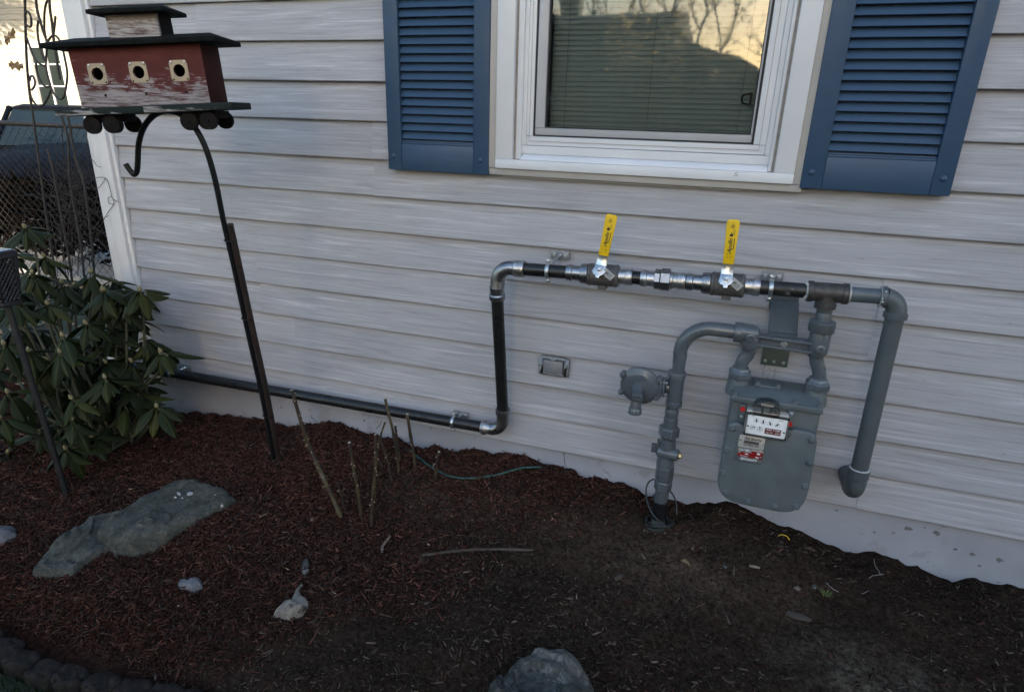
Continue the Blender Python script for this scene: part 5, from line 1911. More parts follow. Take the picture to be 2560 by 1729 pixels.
# ------------------------------------------------------------------ rocks, stones, edging
def rock(name, outline, top, label, material, cat='rock', plateau=8.0, tilt=(0, 0), rough=.010, toward=0.0, seed=1, n=72, rings=16, group=None, lip=0.02):
    r = np.random.RandomState(seed)
    pts = [Vector((x, y, 0)) for x, y in outline]
    if toward:
        pts = [p + (Vector((CAM_LOC.x, CAM_LOC.y, 0)) - p).normalized() * toward for p in pts]
    m = len(pts)
    segs = [(pts[(i + 1) % m] - pts[i]).length for i in range(m)]
    tot = sum(segs)
    res = []
    for k in range(n):
        s = tot * k / n; i = 0
        while s > segs[i] and i < m - 1:
            s -= segs[i]; i += 1
        res.append(pts[i].lerp(pts[(i + 1) % m], min(1, s / segs[i])))
    c = sum(res, Vector()) / n
    so = r.uniform(0, 90)
    vs, fs = [], []
    base = hz(c.x, c.y)
    size = tot / 6.3
    rr = [1 - (1 - i / rings) ** 1.8 for i in range(rings + 1)]
    for i, q in enumerate(rr):
        for k in range(n):
            p = c.lerp(res[k], q)
            edge = 1 - q ** plateau
            h = top * edge + tilt[0] * (p.x - c.x) + tilt[1] * (p.y - c.y)
            nz = float(vnoise(p.x * 14 + so, p.y * 14)) * rough * 1.6 + float(vnoise(p.x * 45 + so, p.y * 45)) * rough * .7
            step = round(float(vnoise(p.x * 8 + so + 20, p.y * 8) * 4)) * rough * .9
            hgt = base + (h + (nz + step) * min(1, edge * 2 + .2)) - lip * (q ** 20)
            if i == rings:
                hgt = hz(p.x, p.y) - .03
            jx = 1 + (float(vnoise(k * .9 + so, i * .7)) * .05 if 0 < i < rings else 0)
            pp_ = c + (p - c) * jx
            vs.append((pp_.x, pp_.y, hgt))
        if i:
            for k in range(n):
                k2 = (k + 1) % n
                fs.append(((i - 1) * n + k, (i - 1) * n + k2, i * n + k2, i * n + k))
    o = bpy.data.objects.new(name, MB().add(vs, fs).data(name, material, (c.x, c.y, base), smooth=24))
    o.location = (c.x, c.y, base)
    COL.objects.link(o)
    return tag(o, label, cat, group)


slab = [(-1.889, -0.788), (-1.907, -0.753), (-1.896, -0.661), (-1.892, -0.59), (-1.877, -0.519), (-1.87, -0.457), (-1.794, -0.428), (-1.661, -0.436), (-1.564, -0.481), (-1.572, -0.542), (-1.614, -0.631), (-1.654, -0.731), (-1.724, -0.794), (-1.787, -0.815)]
big_slab = rock('slate_rock', slab, .050, 'large flat grey slate rock with pale flecks lying in the red mulch', M['slate'], plateau=60, rough=.0065, toward=.058, seed=3, n=110, rings=30, tilt=(0.0, .01))
slab2 = [(-1.964, -0.919), (-1.978, -0.84), (-1.981, -0.778), (-1.99, -0.73), (-1.962, -0.691), (-1.87, -0.62), (-1.80, -0.70), (-1.79, -0.80), (-1.815, -0.865), (-1.815, -0.905), (-1.809, -0.944), (-1.857, -0.961), (-1.932, -0.982)]
rock('slate_rock', slab2, .024, 'lower grey slate rock half buried in mulch, behind the large flat one', M['slate'], plateau=30, rough=.010, toward=.03, seed=8, n=80, rings=18, tilt=(.0, .06))
M['fleck'] = mat('pale_fleck', (0.38, 0.38, 0.39), 0.8, var=.2, scale=90)
for (u, v, l, w_, a) in ((447, 1233, .013, .0045, -.2), (474, 1232, .011, .006, .5), (438, 1242, .006, .003, .2), (540, 1236, .006, .003, .8), (555, 1262, .006, .0025, .3), (455, 1244, .005, .003, 0)):
    d = sight(u, v)
    zt = big_slab.location.z + .0525
    p_ = CAM_LOC + d * ((zt - CAM_LOC.z) / d.z)
    mb = MB()
    mb.prism([(l * rnd.uniform(.6, 1.1) * math.cos(t), w_ * rnd.uniform(.6, 1.2) * math.sin(t)) for t in [6.2832 * i / 8 for i in range(8)]], lambda x, y, h: p_ + Vector((x * math.cos(a) - y * math.sin(a), x * math.sin(a) + y * math.cos(a), h)), -.006, .0015)
    mb.build('pale_fleck', M['fleck'], big_slab, smooth=0)
rock('quartz_stone', [(-2.25, -0.93), (-2.216, -0.859), (-2.192, -0.844), (-2.137, -0.874), (-2.151, -0.915), (-2.18, -0.955)], .035, 'whitish quartz stone at the far left edge beside the lantern pole', M['quartz'], 'stone', 3, seed=4, n=40, rings=10, toward=.02)
rock('quartz_stone', [(-1.48, -0.866), (-1.482, -0.845), (-1.448, -0.826), (-1.405, -0.822), (-1.380, -0.848), (-1.390, -.875), (-1.44, -.882)], .022, 'small bluish white stone in the mulch below the slate rocks', M['quartz'], 'stone', 3, seed=6, n=36, rings=9, toward=.012)
rock('pale_stone', [(-1.112, -0.862), (-1.102, -0.793), (-1.114, -0.746), (-1.108, -0.723), (-1.067, -0.735), (-1.032, -0.775), (-1.029, -0.824), (-1.056, -0.855)], .030, 'rough cream white stone standing out of dark soil below the rose canes', M['pale_stone'], 'stone', 2.4, rough=.018, seed=9, n=48, rings=12, toward=.015)
rock('slate_chip', [(-1.155, -0.647), (-1.140, -0.690), (-1.108, -0.712), (-1.100, -0.693), (-1.128, -0.655)], .016, 'thin grey stone sliver just behind the cream white stone', M['lichen_rock'], 'stone', 3, seed=12, n=24, rings=6)
rock('lichen_rock', [(-0.430, -0.960), (-0.415, -0.860), (-0.386, -0.764), (-0.32, -0.722), (-0.255, -0.712), (-0.192, -0.742), (-0.140, -0.800), (-0.115, -0.90), (-0.16, -.98), (-0.30, -1.0)], .060, 'grey rock with pale lichen at the bottom of the picture', M['lichen_rock'], plateau=6, rough=.024, seed=15, n=80, rings=18, toward=.03, tilt=(0, .05))
for (u, v, s, h, lab) in ((1992, 1468, .016, .008, 'tan pebble right of the white roots on dark soil'), (2035, 1466, .010, .006, 'small grey pebble between the white roots and the wall'),
                          (1953, 1356, .010, .006, 'small brown pebble beside the yellow scrap'), (1811, 1417, .011, .006, 'grey pebble right of the pale wood chip'), (1821, 1331, .012, .007, 'round brown pebble in the soil behind the pale wood chip'),
                          (1050, 1108, .024, .022, 'grey stone clod against the foundation by the hose end'), (1016, 1125, .016, .012, 'bluish pebble where the green hose enters the mulch'), (780, 1300, .012, .008, 'tiny pale stone at the foot of the rose canes'), (330, 1508, .012, .008, 'tiny bluish stone in mulch below the slate rocks')):
    p = on_ground(u, v)
    s *= .75; h *= .7
    rock('pebble', [(p.x + s * 1.2 * math.cos(a), p.y + s * math.sin(a)) for a in [6.2832 * i / 7 for i in range(7)]], h, lab, M['tan_stone'] if 'tan' in lab or 'tiny' in lab else M['lichen_rock'], 'pebble', 2.2, seed=int(u), n=18, rings=5, rough=.003)


ORD = ['first', 'second', 'third', 'fourth', 'fifth', 'sixth', 'seventh', 'eighth', 'ninth', 'tenth', 'eleventh', 'twelfth', 'thirteenth', 'fourteenth']
EDGE_SEEN = []


def edging_block(cx, cy, ang, seed):
    r = np.random.RandomState(seed)
    n, m = 20, 9
    so = r.uniform(0, 80)
    vs, fs = [], []
    zt, zb = -.250 + r.uniform(-.005, .005), -.36
    for i in range(m + 1):
        t = i / m
        for k in range(n):
            a = 6.2832 * k / n
            if t < .55:
                rad, z = 1.0, zb + (zt - .022 - zb) * t / .55
            else:
                q = (t - .55) / .45 * math.pi / 2
                rad, z = max(math.cos(q), 0.0) ** .5 * .5 + .5, zt - .022 + .022 * math.sin(q)
            e = 3.6
            c, s = math.cos(a), math.sin(a)
            f = (abs(c) ** e + abs(s) ** e) ** (-1 / e)
            x, y = .0505 * c * f * max(rad, .03), .034 * s * f * max(rad, .03)
            nz = float(vnoise(k * .6 + so, i * .8)) * .020
            x2 = x * math.cos(ang) - y * math.sin(ang)
            y2 = x * math.sin(ang) + y * math.cos(ang)
            vs.append((x2 * (1 + nz * 8), y2 * (1 + nz * 8), z + nz))
        if i:
            for k in range(n):
                k2 = (k + 1) % n
                fs.append(((i - 1) * n + k, (i - 1) * n + k2, i * n + k2, i * n + k))
    fs.append(tuple(m * n + k for k in range(n)))
    o = bpy.data.objects.new('edging_block', MB().add(vs, fs).data('edging_block', M['edging'], smooth=60))
    o.location = (cx, cy, 0)
    COL.objects.link(o)
    q = _R.transposed() @ (Vector((cx, cy, -.25)) - CAM_LOC)
    u, v = 1280 + 1573.2 * q.x / -q.z, 864.5 - 1573.2 * q.y / -q.z
    if -25 < u < 2560 and v < 1760:
        EDGE_SEEN.append(1)
        lab = '%s dark rounded concrete edging block from the left picture edge, between mulch and lawn' % ORD[len(EDGE_SEEN) - 1]
    else:
        lab = 'dark rounded concrete edging block where the lawn row runs on beyond the picture'
    return tag(o, lab, 'edging block', 'edging blocks along the lawn')


ex, i = -2.75, 0
while ex < 0.9:
    ey = np.interp(ex, [-2.75, -1.8, -1.69, -1.6, -1.49, -1.39, -1.3, -1.2, -.8, .2, 1.4], [-1.12, -1.185, -1.205, -1.212, -1.206, -1.190, -1.172, -1.155, -1.11, -1.08, -1.07])
    edging_block(ex, float(ey), float(np.arctan(np.interp(ex, [-2.7, -1.6, -1.2, .9], [-.1, .03, .17, .03]))), 100 + i)
    ex += 0.0905
    i += 1

# ------------------------------------------------------------------ hose, sticks, scraps
def ground_path(pts, lift=.004):
    out = []
    for u, v in pts:
        p = on_ground(u, v)
        out.append((p.x, min(p.y, -.02), hz(p.x, min(p.y, -.02)) + lift))
    return smooth_path(out, 6)


def single(name, mb, material, label, cat, group=None, **kw):
    xs = [p[0] for p in mb.v]; ys = [p[1] for p in mb.v]; zs = [p[2] for p in mb.v]
    org = (sum(xs) / len(xs), sum(ys) / len(ys), min(zs))
    o = bpy.data.objects.new(name, mb.data(name, material, org, **kw))
    o.location = org
    COL.objects.link(o)
    return tag(o, label, cat, group)


M['chip_wood2'] = mat('stub_wood', (0.10, 0.078, 0.06), .8, var=.3, scale=60)
z5 = lambda x, y: (640 + x / 3.0194, 900 + y / 3.0194)
z7 = lambda x, y: (1300 + x / 1.8444, 1200 + y / 1.8444)
mb = MB()
mb.tube(ground_path([z5(1165, 690), z5(1220, 740), z5(1330, 820), z5(1450, 880), z5(1600, 905), z5(1800, 880), z5(2000, 825), z5(2150, 818)], .006), .0042, 10)
single('garden_hose', mb, M['hose'], 'thin dark green hose curving over the mulch near the foundation', 'hose', smooth=60)
mb = MB()
mb.tube(ground_path([z5(1235, 1482), z5(1400, 1458), z5(1560, 1442), z5(1800, 1434), z5(2090, 1442)], .002), [.002] + [.0055] * 22 + [.004, .003], 8)
single('stick', mb, M['bark'], 'long curved brown stick half sunk in soil in front of the canes', 'stick', smooth=60)
mb = MB()
a = on_ground(*z5(950, 1452))
mb.tube([(a.x, a.y, a.z), (a.x - .004, a.y + .012, a.z + .016), (a.x + .006, a.y + .05, a.z + .034)], [.0058, .0052, .0042], 9)
single('stick', mb, M['chip_wood2'], 'short pale cut stub poking from soil below the canes', 'stick', smooth=60)
mb = MB()
mb.tube(ground_path([z7(1190, 263), z7(1203, 257), z7(1217, 259), z7(1230, 267), z7(1241, 281)], .005), .0013, 6)
single('plastic_scrap', mb, M['yellow'], 'thin curved yellow plastic scrap on the soil right of the meter', 'plastic scrap')
M['root'] = mat('white_root', (0.26, 0.235, 0.22), 0.7, var=.2)
mb = MB()
mb.tube(ground_path([z7(1630, 368), z7(1636, 400), z7(1652, 425), z7(1660, 440)], .004), .0009, 5)
mb.tube(ground_path([z7(1608, 458), z7(1625, 445), z7(1660, 440), z7(1676, 438)], .004), .0009, 5)
single('root_bit', mb, M['root'], 'forked white root bit on the soil nearest the wall', 'root', smooth=60)
mb = MB(); mb.tube(ground_path([z7(1411, 478), z7(1425, 495), z7(1445, 510), z7(1467, 523)], .004), .0010, 5)
single('root_bit', mb, M['root'], 'curved white root bit beside a green grass sprig', 'root', smooth=60)
mb = MB(); mb.tube(ground_path([z7(1574, 529), z7(1588, 524), z7(1605, 516)], .004), .0008, 5)
single('root_bit', mb, M['root'], 'shortest white root bit, left of the tan pebble', 'root', smooth=60)


def flat_bit(name, u, v, L_, W_, T_, yaw, material, label, cat):
    p = on_ground(u, v)
    mb = MB()
    d, s = Vector((math.cos(yaw), math.sin(yaw), .08)).normalized(), Vector((-math.sin(yaw), math.cos(yaw), .15)).normalized()
    n = d.cross(s)
    mb.prism([(-L_, -W_ * .8), (-L_ * .1, -W_ * 1.05), (L_ * .85, -W_ * .6), (L_, W_ * .3), (L_ * .2, W_), (-L_ * .9, W_ * .75)], lambda a, b, h: p + d * a + s * b + n * h + Z * .005, 0, T_)
    single(name, mb, material, label, cat, bevel=min(T_, W_) * .2)


M['chip_wood'] = mat('chip_wood', (0.26, 0.19, 0.14), .8, var=.25, scale=60, stretch=(1, 1, 1))
flat_bit('wood_chip', 1886, 1420, .0165, .0045, .004, -.05, M['chip_wood'], 'pale pinkish wood chip lying on soil in front of the meter', 'wood chip')
flat_bit('bark_piece', 1996, 1545, .035, .012, .005, -.2, M['bark'], 'ragged brown bark piece on the dark soil at lower right', 'bark')
flat_bit('bark_piece', 1547, 1446, .018, .007, .004, .9, M['bark'], 'tan bark piece in the soil left of the dry leaf', 'bark')
mb = MB()
p = on_ground(*z7(765, 388))
vs = [p + Vector(q) for q in ((-.020, .006, .006), (-.006, .010, .014), (.008, .004, .010), (.014, -.012, .004), (.004, -.010, .012), (-.010, -.004, .010))]
mb.add(vs, [(0, 1, 5), (1, 2, 4, 5), (2, 3, 4)])
single('dry_leaf', mb, M['dead_leaf'], 'curled tan dry leaf on the soil in front of the riser', 'leaf', fix=False)
mb = MB()
p = on_ground(*z7(1405, 530))
for i in range(16):
    a = rnd.uniform(0, 6.28); l = rnd.uniform(.012, .028)
    b = p + Vector((rnd.uniform(-.008, .008), rnd.uniform(-.008, .008), 0))
    t = b + Vector((math.cos(a) * l * .7, math.sin(a) * l * .7, l * .7))
    w_ = Vector((-math.sin(a), math.cos(a), 0)) * .0012
    mb.add([b - w_, b + w_, b.lerp(t, .6) + w_ + Z * .003, t, b.lerp(t, .6) - w_ + Z * .003], [(0, 1, 2, 4), (4, 2, 3)])
M['sprig'] = mat('sprig', (.10, .13, .03), .6)
single('grass_sprig', mb, M['sprig'], 'tiny green grass sprig in bare soil beside a curved white root', 'grass sprig', fix=False)

# ------------------------------------------------------------------ pruned rose canes
rose = thing('rose_bush', 'pruned rose bush of bare thorny green and brown canes in the mulch', 'rose bush', (-1.05, -0.28, hz(-1.05, -.28)))


def cane(base, pts, r0, r1, thorns, cutc=True):
    b = on_ground(*base)
    P_ = [Vector((b.x, b.y, b.z - .04))]
    for (u, v, dy) in pts:
        P_.append(on_y(u, v, b.y + dy))
    path = smooth_path(P_, 6)
    n = len(path)
    r0, r1 = r0 * 1.03, r1 * 1.03
    rs = [r0 + (r1 - r0) * i / (n - 1) + (.0012 if i % 7 == 3 else 0) for i in range(n)]
    mb = MB(); mb.tube(path, rs, 10)
    cn = mb.build('cane', M['cane'], rose, smooth=60)
    th_ = MB()
    for _ in range(thorns):
        i = rnd.randrange(2, n - 1)
        a = rnd.uniform(0, 6.28)
        d = Vector((math.cos(a), math.sin(a), -.25)).normalized()
        c = path[i].lerp(path[i - 1], rnd.random())
        th_.lathe(c + d * rs[i] * .7, d, [(0, .0030), (.003, .0017), (.0075, .0003)], 6)
    if thorns: 
        o = th_.build('thorn', M['thorn'], cn)
        o['kind'] = 'stuff'
    if cutc:
        mb = MB(); d = (path[-1] - path[-2]).normalized()
        mb.lathe(path[-1] - d * .001, d, [(0, r1 * 1.0), (.0016, r1 * .92), (.0022, r1 * .5)], 10)
        mb.build('cut_end', M['cut_wood'], cn)
    return path


c5 = lambda x, y, dy=0: (*z5(x, y), dy)
cane(z5(675, 1195), [c5(560, 1000, .0), c5(450, 760, 0), c5(400, 650, .0), c5(345, 480, -.01), c5(300, 330, -.02), c5(270, 225, -.02)], .0082, .0055, 26)
cane(z5(798, 1175), [c5(770, 990), c5(740, 830), c5(705, 620)], .0062, .0058, 8)
cane(z5(868, 1250), [c5(878, 1080), c5(895, 900), c5(905, 760), c5(905, 650, .0), c5(900, 560)], .0065, .0045, 10)
cane(z5(890, 1060), [c5(900, 900), c5(915, 720), c5(935, 590), c5(975, 465)], .0050, .0030, 5)
cane(z5(1083, 845), [c5(1060, 690), c5(1030, 520), c5(1000, 400), c5(975, 290)], .0055, .0050, 5)
cane(z5(1090, 760), [c5(1070, 640), c5(1050, 490)], .0050, .0044, 3)
cane(z5(1210, 822), [c5(1185, 680), c5(1160, 530), c5(1143, 405)], .0060, .0056, 4)
cane(z5(1348, 915), [c5(1362, 800), c5(1382, 690)], .0060, .0050, 4)
cane(z5(1035, 920), [c5(1000, 790), c5(960, 660), c5(940, 580)], .0042, .0034, 3)
cane(z5(690, 1150), [c5(640, 1010), c5(610, 920)], .0042, .0025, 5, False)

# ------------------------------------------------------------------ rhododendron
sb = Vector((-2.40, -0.34, hz(-2.40, -.34)))
shrub = thing('rhododendron', 'dark green rhododendron shrub with drooping leathery leaves at the house corner', 'shrub', sb)


def leaf_mesh(name, L_, Wd, curl, fold):
    n = 7
    vs, fs = [], []
    for i in range(n + 1):
        t = i / n
        wd = Wd * (math.sin(math.pi * min(1, t ** .85)) ** .75) * (1 - .15 * t) + (.0016 if i == 0 else .0004)
        x = .016 + (L_ - .016) * t if i else .014
        z = -curl * t * t * L_
        for s in (-1, -.5, 0, .5, 1):
            e = abs(s)
            vs.append((x, s * wd, z + fold * wd * (-(e ** 1.6)) + .002 * (e == .5)))
    for i in range(n):
        for j in range(4):
            a = i * 5 + j
            fs.append((a, a + 5, a + 6, a + 1))
    o = len(vs)
    vs += [(0, -.0014, 0), (0, .0014, 0), (.018, .0014, .0003), (.018, -.0014, .0003)]
    fs.append((o, o + 3, o + 2, o + 1))
    me = MB().add(vs, fs).data(name, M['leaf'], smooth=80, fix=False)
    return me


LEAVES = [leaf_mesh('leaf', .112, .0230, .42, .2), leaf_mesh('leaf', .085, .0205, .05, .9), leaf_mesh('leaf', .118, .0215, .22, .55), leaf_mesh('leaf', .105, .0195, .35, .75), leaf_mesh('leaf', .128, .0205, .12, .40), leaf_mesh('leaf', .092, .0195, .28, .3)]
WH = [(63, 568, -.30), (81, 682, -.36), (227, 680, -.22), (257, 727, -.34), (349, 725, -.30), (215, 808, -.42), (157, 839, -.48), (361, 849, -.26), (402, 879, -.36), (71, 877, -.55), (151, 881, -.52), (262, 944, -.48), (20, 980, -.66),
      (180, 995, -.56), (346, 990, -.34), (180, 1048, -.60), (392, 1016, -.42), (2, 1043, -.72), (270, 860, -.30), (120, 760, -.40), (40, 760, -.50), (300, 790, -.2), (165, 1120, -.60), (90, 960, -.45), (310, 1010, -.40), (230, 900, -.25),
      (110, 640, -.2), (200, 740, -.18), (10, 860, -.6), (330, 930, -.22), (240, 1020, -.35), (30, 640, -.25), (100, 830, -.25), (-30, 700, -.4), (-40, 920, -.5), (-50, 1080, -.6), (20, 1130, -.55), (280, 700, -.12), (130, 1010, -.35), (210, 960, -.3), (60, 1020, -.4), (290, 960, -.28), (170, 900, -.3), (120, 900, -.5), (240, 780, -.15), (60, 820, -.3), (190, 860, -.2), (300, 870, -.22), (150, 1080, -.45), (20, 760, -.2), (330, 800, -.18), (230, 1090, -.5), (350, 960, -.2), (100, 1080, -.5)]
rw = random.Random(77)
for _ in range(34):
    WH.append((rw.uniform(-40, 350), rw.uniform(690, 1090), rw.uniform(-.40, -.06)))
rest = MB()
nleaf = 0
stems = MB()
rl = random.Random(42)
for wi, (u, v, y) in enumerate(WH):
    c = on_y(u, v, y)
    axd = Vector((rl.uniform(-.25, .35), rl.uniform(-.55, -.05), 1)).normalized()
    uu, vv, _ = frame(axd)
    nl = rl.choice((8, 9, 9, 10))
    ph = rl.uniform(0, 6.28)
    droop0 = rl.uniform(.15, .55)
    for k in range(nl):
        a = ph + 2 * math.pi * k / nl + rl.uniform(-.22, .22)
        dr = droop0 + rl.uniform(-.35, .40)
        d = (uu * math.cos(a) + vv * math.sin(a)) * math.cos(dr) - axd * math.sin(dr)
        d = (d - Z * .18).normalized()
        side = Z.cross(d).normalized()
        upv = d.cross(side)
        if upv.dot(axd) < 0:
            side, upv = -side, -upv
        tw_ = rl.uniform(-.35, .35)
        s2 = side * math.cos(tw_) + upv * math.sin(tw_)
        u2 = d.cross(s2)
        sc = rl.uniform(.82, 1.18)
        me = LEAVES[rl.randrange(6)]
        R3 = Matrix((d, s2, u2)).transposed()
        pos = c + d * .003 - axd * rl.uniform(0, .012)
        if nleaf < 298:
            put('leaf', me, shrub, pos, R3.to_euler(), (sc, sc, sc))
        else:
            rest.mesh(me, Matrix.Translation(pos) @ (R3 * sc).to_4x4())
        nleaf += 1
    bd_ = MB()
    bd_.lathe(c - axd * .004, axd, [(0, .0040), (.005, .0075), (.011, .0078), (.018, .0050), (.024, .0008)], 9)
    bd_.build('bud', M['bud'], shrub, smooth=60)
    b0 = sb + Vector((rl.uniform(-.10, .12), rl.uniform(-.08, .08), 0))
    mid = b0.lerp(c, .55) + Vector((rl.uniform(-.06, .06), rl.uniform(-.04, .04), -.04))
    pth = smooth_path([b0, mid, c - axd * .05, c], 5)
    m_ = MB(); m_.tube(pth, [.0075 - .0045 * i / (len(pth) - 1) for i in range(len(pth))], 7)
    m_.build('branch', M['stem'], shrub, smooth=60)
if rest.v:
    o = rest.build('leaves', M['leaf'], shrub, smooth=80, fix=False)
    o['kind'] = 'stuff'

# pale dry scrap caught in the leaves
mb = MB()
p = on_y(275, 893, -.36)
mb.add([p + Vector(q) for q in ((-.020, 0, -.004), (-.006, -.008, .006), (.020, -.004, .004), (.030, 0, .001), (.004, -.012, -.004))], [(0, 4, 1), (1, 4, 2), (2, 4, 3)])
M['pale_scrap'] = mat('pale_scrap', (.6, .6, .62), .5)
single('paper_scrap', mb, M['pale_scrap'], 'small white scrap caught among the rhododendron leaves', 'scrap', fix=False)

# ------------------------------------------------------------------ lantern at the left edge
lt0 = Vector((-2.180, -0.664, hz(-2.18, -.664)))
lan = thing('solar_lantern', 'dark garden lantern with lattice sides on a thin stake at left edge', 'garden lantern', lt0)
pt = Vector((-2.238, -.664, .535))
mb = MB(); mb.tube([lt0 - Z * .06, lt0.lerp(pt, .5), pt], .0105, 12); mb.build('stake', M['lantern'], lan, smooth=60)
mb = MB()
mb.prism(rrect(-.032, .032, -.032, .032, .005, .005, 2), lambda a, b, h: pt + Vector((a, b, h)), 0, .016)
mb.build('base', M['lantern'], lan, bevel=.002)
for sx, sy in ((-1, -1), (1, -1), (1, 1), (-1, 1)):
    mb = MB()
    mb.obox(pt + Vector((sx * .031, sy * .031, .090)), (.006, 0, 0), (0, .006, 0), (sx * .006, sy * .006, .0735))
    mb.build('post', M['lantern'], lan, bevel=.001)
lat = MB()
for side in range(4):
    ang = side * math.pi / 2
    c, s = math.cos(ang), math.sin(ang)
    T_ = lambda a, b, h: pt + Vector((a * c - b * s, a * s + b * c, h))
    for k in range(-5, 9):
        for sg in (1, -1):
            pts = []
            for q in range(0, 25):
                a = -.027 + .054 * q / 24
                h = .016 + k * .0185 + sg * (a + .027) * 1.35 + (0 if sg > 0 else .06)
                if .018 <= h <= .160: pts.append(T_(a, -.0315 - .004 * (h / .16), h))
            if len(pts) > 3: lat.tube([pts[0], pts[-1]], .0026, 5)
o = lat.build('lattice', M['lantern'], lan)
o['kind'] = 'stuff'
mb = MB()
mb.add([pt + Vector(q) for q in ((-.048, -.048, .163), (.048, -.048, .163), (.048, .048, .163), (-.048, .048, .163), (-.041, -.041, .182), (.041, -.041, .182), (.041, .041, .182), (-.041, .041, .182))],
       [(3, 2, 1, 0), (4, 5, 6, 7), (0, 1, 5, 4), (1, 2, 6, 5), (2, 3, 7, 6), (3, 0, 4, 7)])
mb.build('roof', M['lantern'], lan, bevel=.002)
mb = MB(); mb.box((pt.x - .037, pt.y - .037, pt.z + .1822), (pt.x + .037, pt.y + .037, pt.z + .186)); mb.build('solar_panel', M['solar'], lan, bevel=.001)

# ------------------------------------------------------------------ trellis, dead vine, fence
TY = 0.02
tre = thing('garden_trellis', 'rusty wire trellis with scrolls standing left of the house corner', 'trellis', (-2.70, TY, -.2))


def trp(pts, y=TY):
    return [on_y(u, v, y) for u, v in pts]


z0 = lambda x, y: (x / 5.2333, y / 5.2333)
rods = [[(58, -140), z0(325, 0), z0(345, 700), z0(385, 1200), z0(430, 1500), (100, 420), (119, 560), (144, 728), (160, 880)],
        [(88, -140), z0(470, 0), z0(540, 330), z0(620, 560)], [(122, -140), z0(645, 0), z0(680, 300), z0(695, 450), (137, 120), (150, 200)],
        [(119, 371), (136, 440), (149, 515), (167, 612), (180, 700), (192, 830)], [(150, 280), (170, 350), (176, 460), (201, 605), (213, 720), (222, 840)], [(168, 280), (190, 400), (212, 470), (232, 640), (240, 760)]]
for r in rods:
    q = trp(r)
    mb = MB(); mb.tube(smooth_path(q, 5), .0050, 8); mb.build('rod', M['trellis'], tre, smooth=60)
scr = [[z0(330, 200), z0(345, 150), z0(380, 170), z0(408, 250), z0(405, 340), z0(375, 350), z0(345, 325)],
       [z0(390, 1060), z0(400, 1005), z0(430, 1000), z0(458, 1080), z0(440, 1150), z0(410, 1180)],
       [z0(330, 450), z0(390, 610), z0(440, 740), z0(510, 830), z0(600, 870)], [z0(500, 270), z0(490, 400), z0(510, 560), z0(550, 720), z0(600, 820)],
       [z0(470, 820), z0(485, 950), z0(540, 1080), z0(600, 1135), z0(660, 1130)], [z0(620, 560), z0(600, 850), z0(640, 1050), z0(700, 1220), z0(780, 1295), z0(840, 1250), z0(880, 1000), z0(850, 780), z0(800, 580), z0(750, 490), z0(700, 465), z0(655, 500), z0(620, 560)],
       [z0(385, 1190), z0(420, 1300), z0(500, 1390), z0(570, 1370), z0(640, 1250), z0(670, 1150)], [z0(580, 400), z0(580, 200), z0(600, 60), z0(625, 10), z0(650, 40)], [z0(725, 215), z0(715, 330), z0(700, 450)],
       [z0(610, 560), z0(590, 450), z0(580, 400)]]
for s in scr:
    mb = MB(); mb.tube(smooth_path(trp(s), 6), .0042, 8); mb.build('scroll', M['trellis'], tre, smooth=60)

vine = thing('dead_vine', 'tangle of bare grey brown vine stems by the house corner', 'dead vine', (-2.75, 0.0, 0.25))
tang = MB()
rv = random.Random(8)
for i in range(95):
    u, v = rv.gauss(185, 32), rv.gauss(520, 45)
    y = rv.uniform(0.02, .22)
    p = on_y(u, v, y)
    d = Vector((rv.uniform(-1, 1), rv.uniform(-.3, .3), rv.uniform(-.4, 1))).normalized()
    pts = [p]
    for k in range(rv.randrange(4, 8)):
        d = (d + Vector((rv.uniform(-.6, .6), rv.uniform(-.3, .3), rv.uniform(-.6, .6)))).normalized()
        q = pts[-1] + d * .045
        if q.x > -2.58: q.x = -2.60 - (q.x + 2.58)
        pts.append(q)
    tang.tube(smooth_path(pts, 3), [max(.0008, .0022 - .0001 * k) for k in range(3 * (len(pts) - 1) + 1)], 5)
for i in range(7):                        # stems climbing from the ground
    u = rv.uniform(110, 225)
    y = rv.uniform(.05, .2)
    pts = [on_y(u + rv.uniform(-6, 6) - 18 * k * .3, 690 - 75 * k, y) for k in range(rv.randrange(3, 7))]
    for q in pts: q.x = min(q.x, -2.60)
    tang.tube(smooth_path(pts, 4), .0019, 5)
o = tang.build('vine_tangle', M['vine'], vine, smooth=60)
o['kind'] = 'stuff'
z2 = lambda x, y: (x / 4.3618, 240 + y / 4.3618)
mb = MB()
for s in ([z2(945, 300), z2(950, 450), z2(962, 560), z2(958, 680), z2(966, 800)], [z2(965, 680), z2(1010, 700), z2(1060, 765), z2(1100, 775)],
          [z2(985, 915), z2(1040, 892), z2(1150, 895), z2(1190, 980), z2(1220, 1100), z2(1240, 1175), z2(1170, 1280), z2(1110, 1390), z2(1080, 1430)],
          [z2(1150, 895), z2(1120, 950), z2(1075, 1000), z2(1030, 1012)], [z2(1220, 1100), z2(1180, 1110), z2(1190, 1170), z2(1235, 1180)], [z2(1240, 1130), z2(1295, 1160)], [z2(1110, 1340), z2(1185, 1305)]):
    mb.tube(smooth_path([on_y(u, v, -.026) for u, v in s], 5), .0013, 5)
o = mb.build('tendril', M['vine'], vine, smooth=60)
o['kind'] = 'stuff'


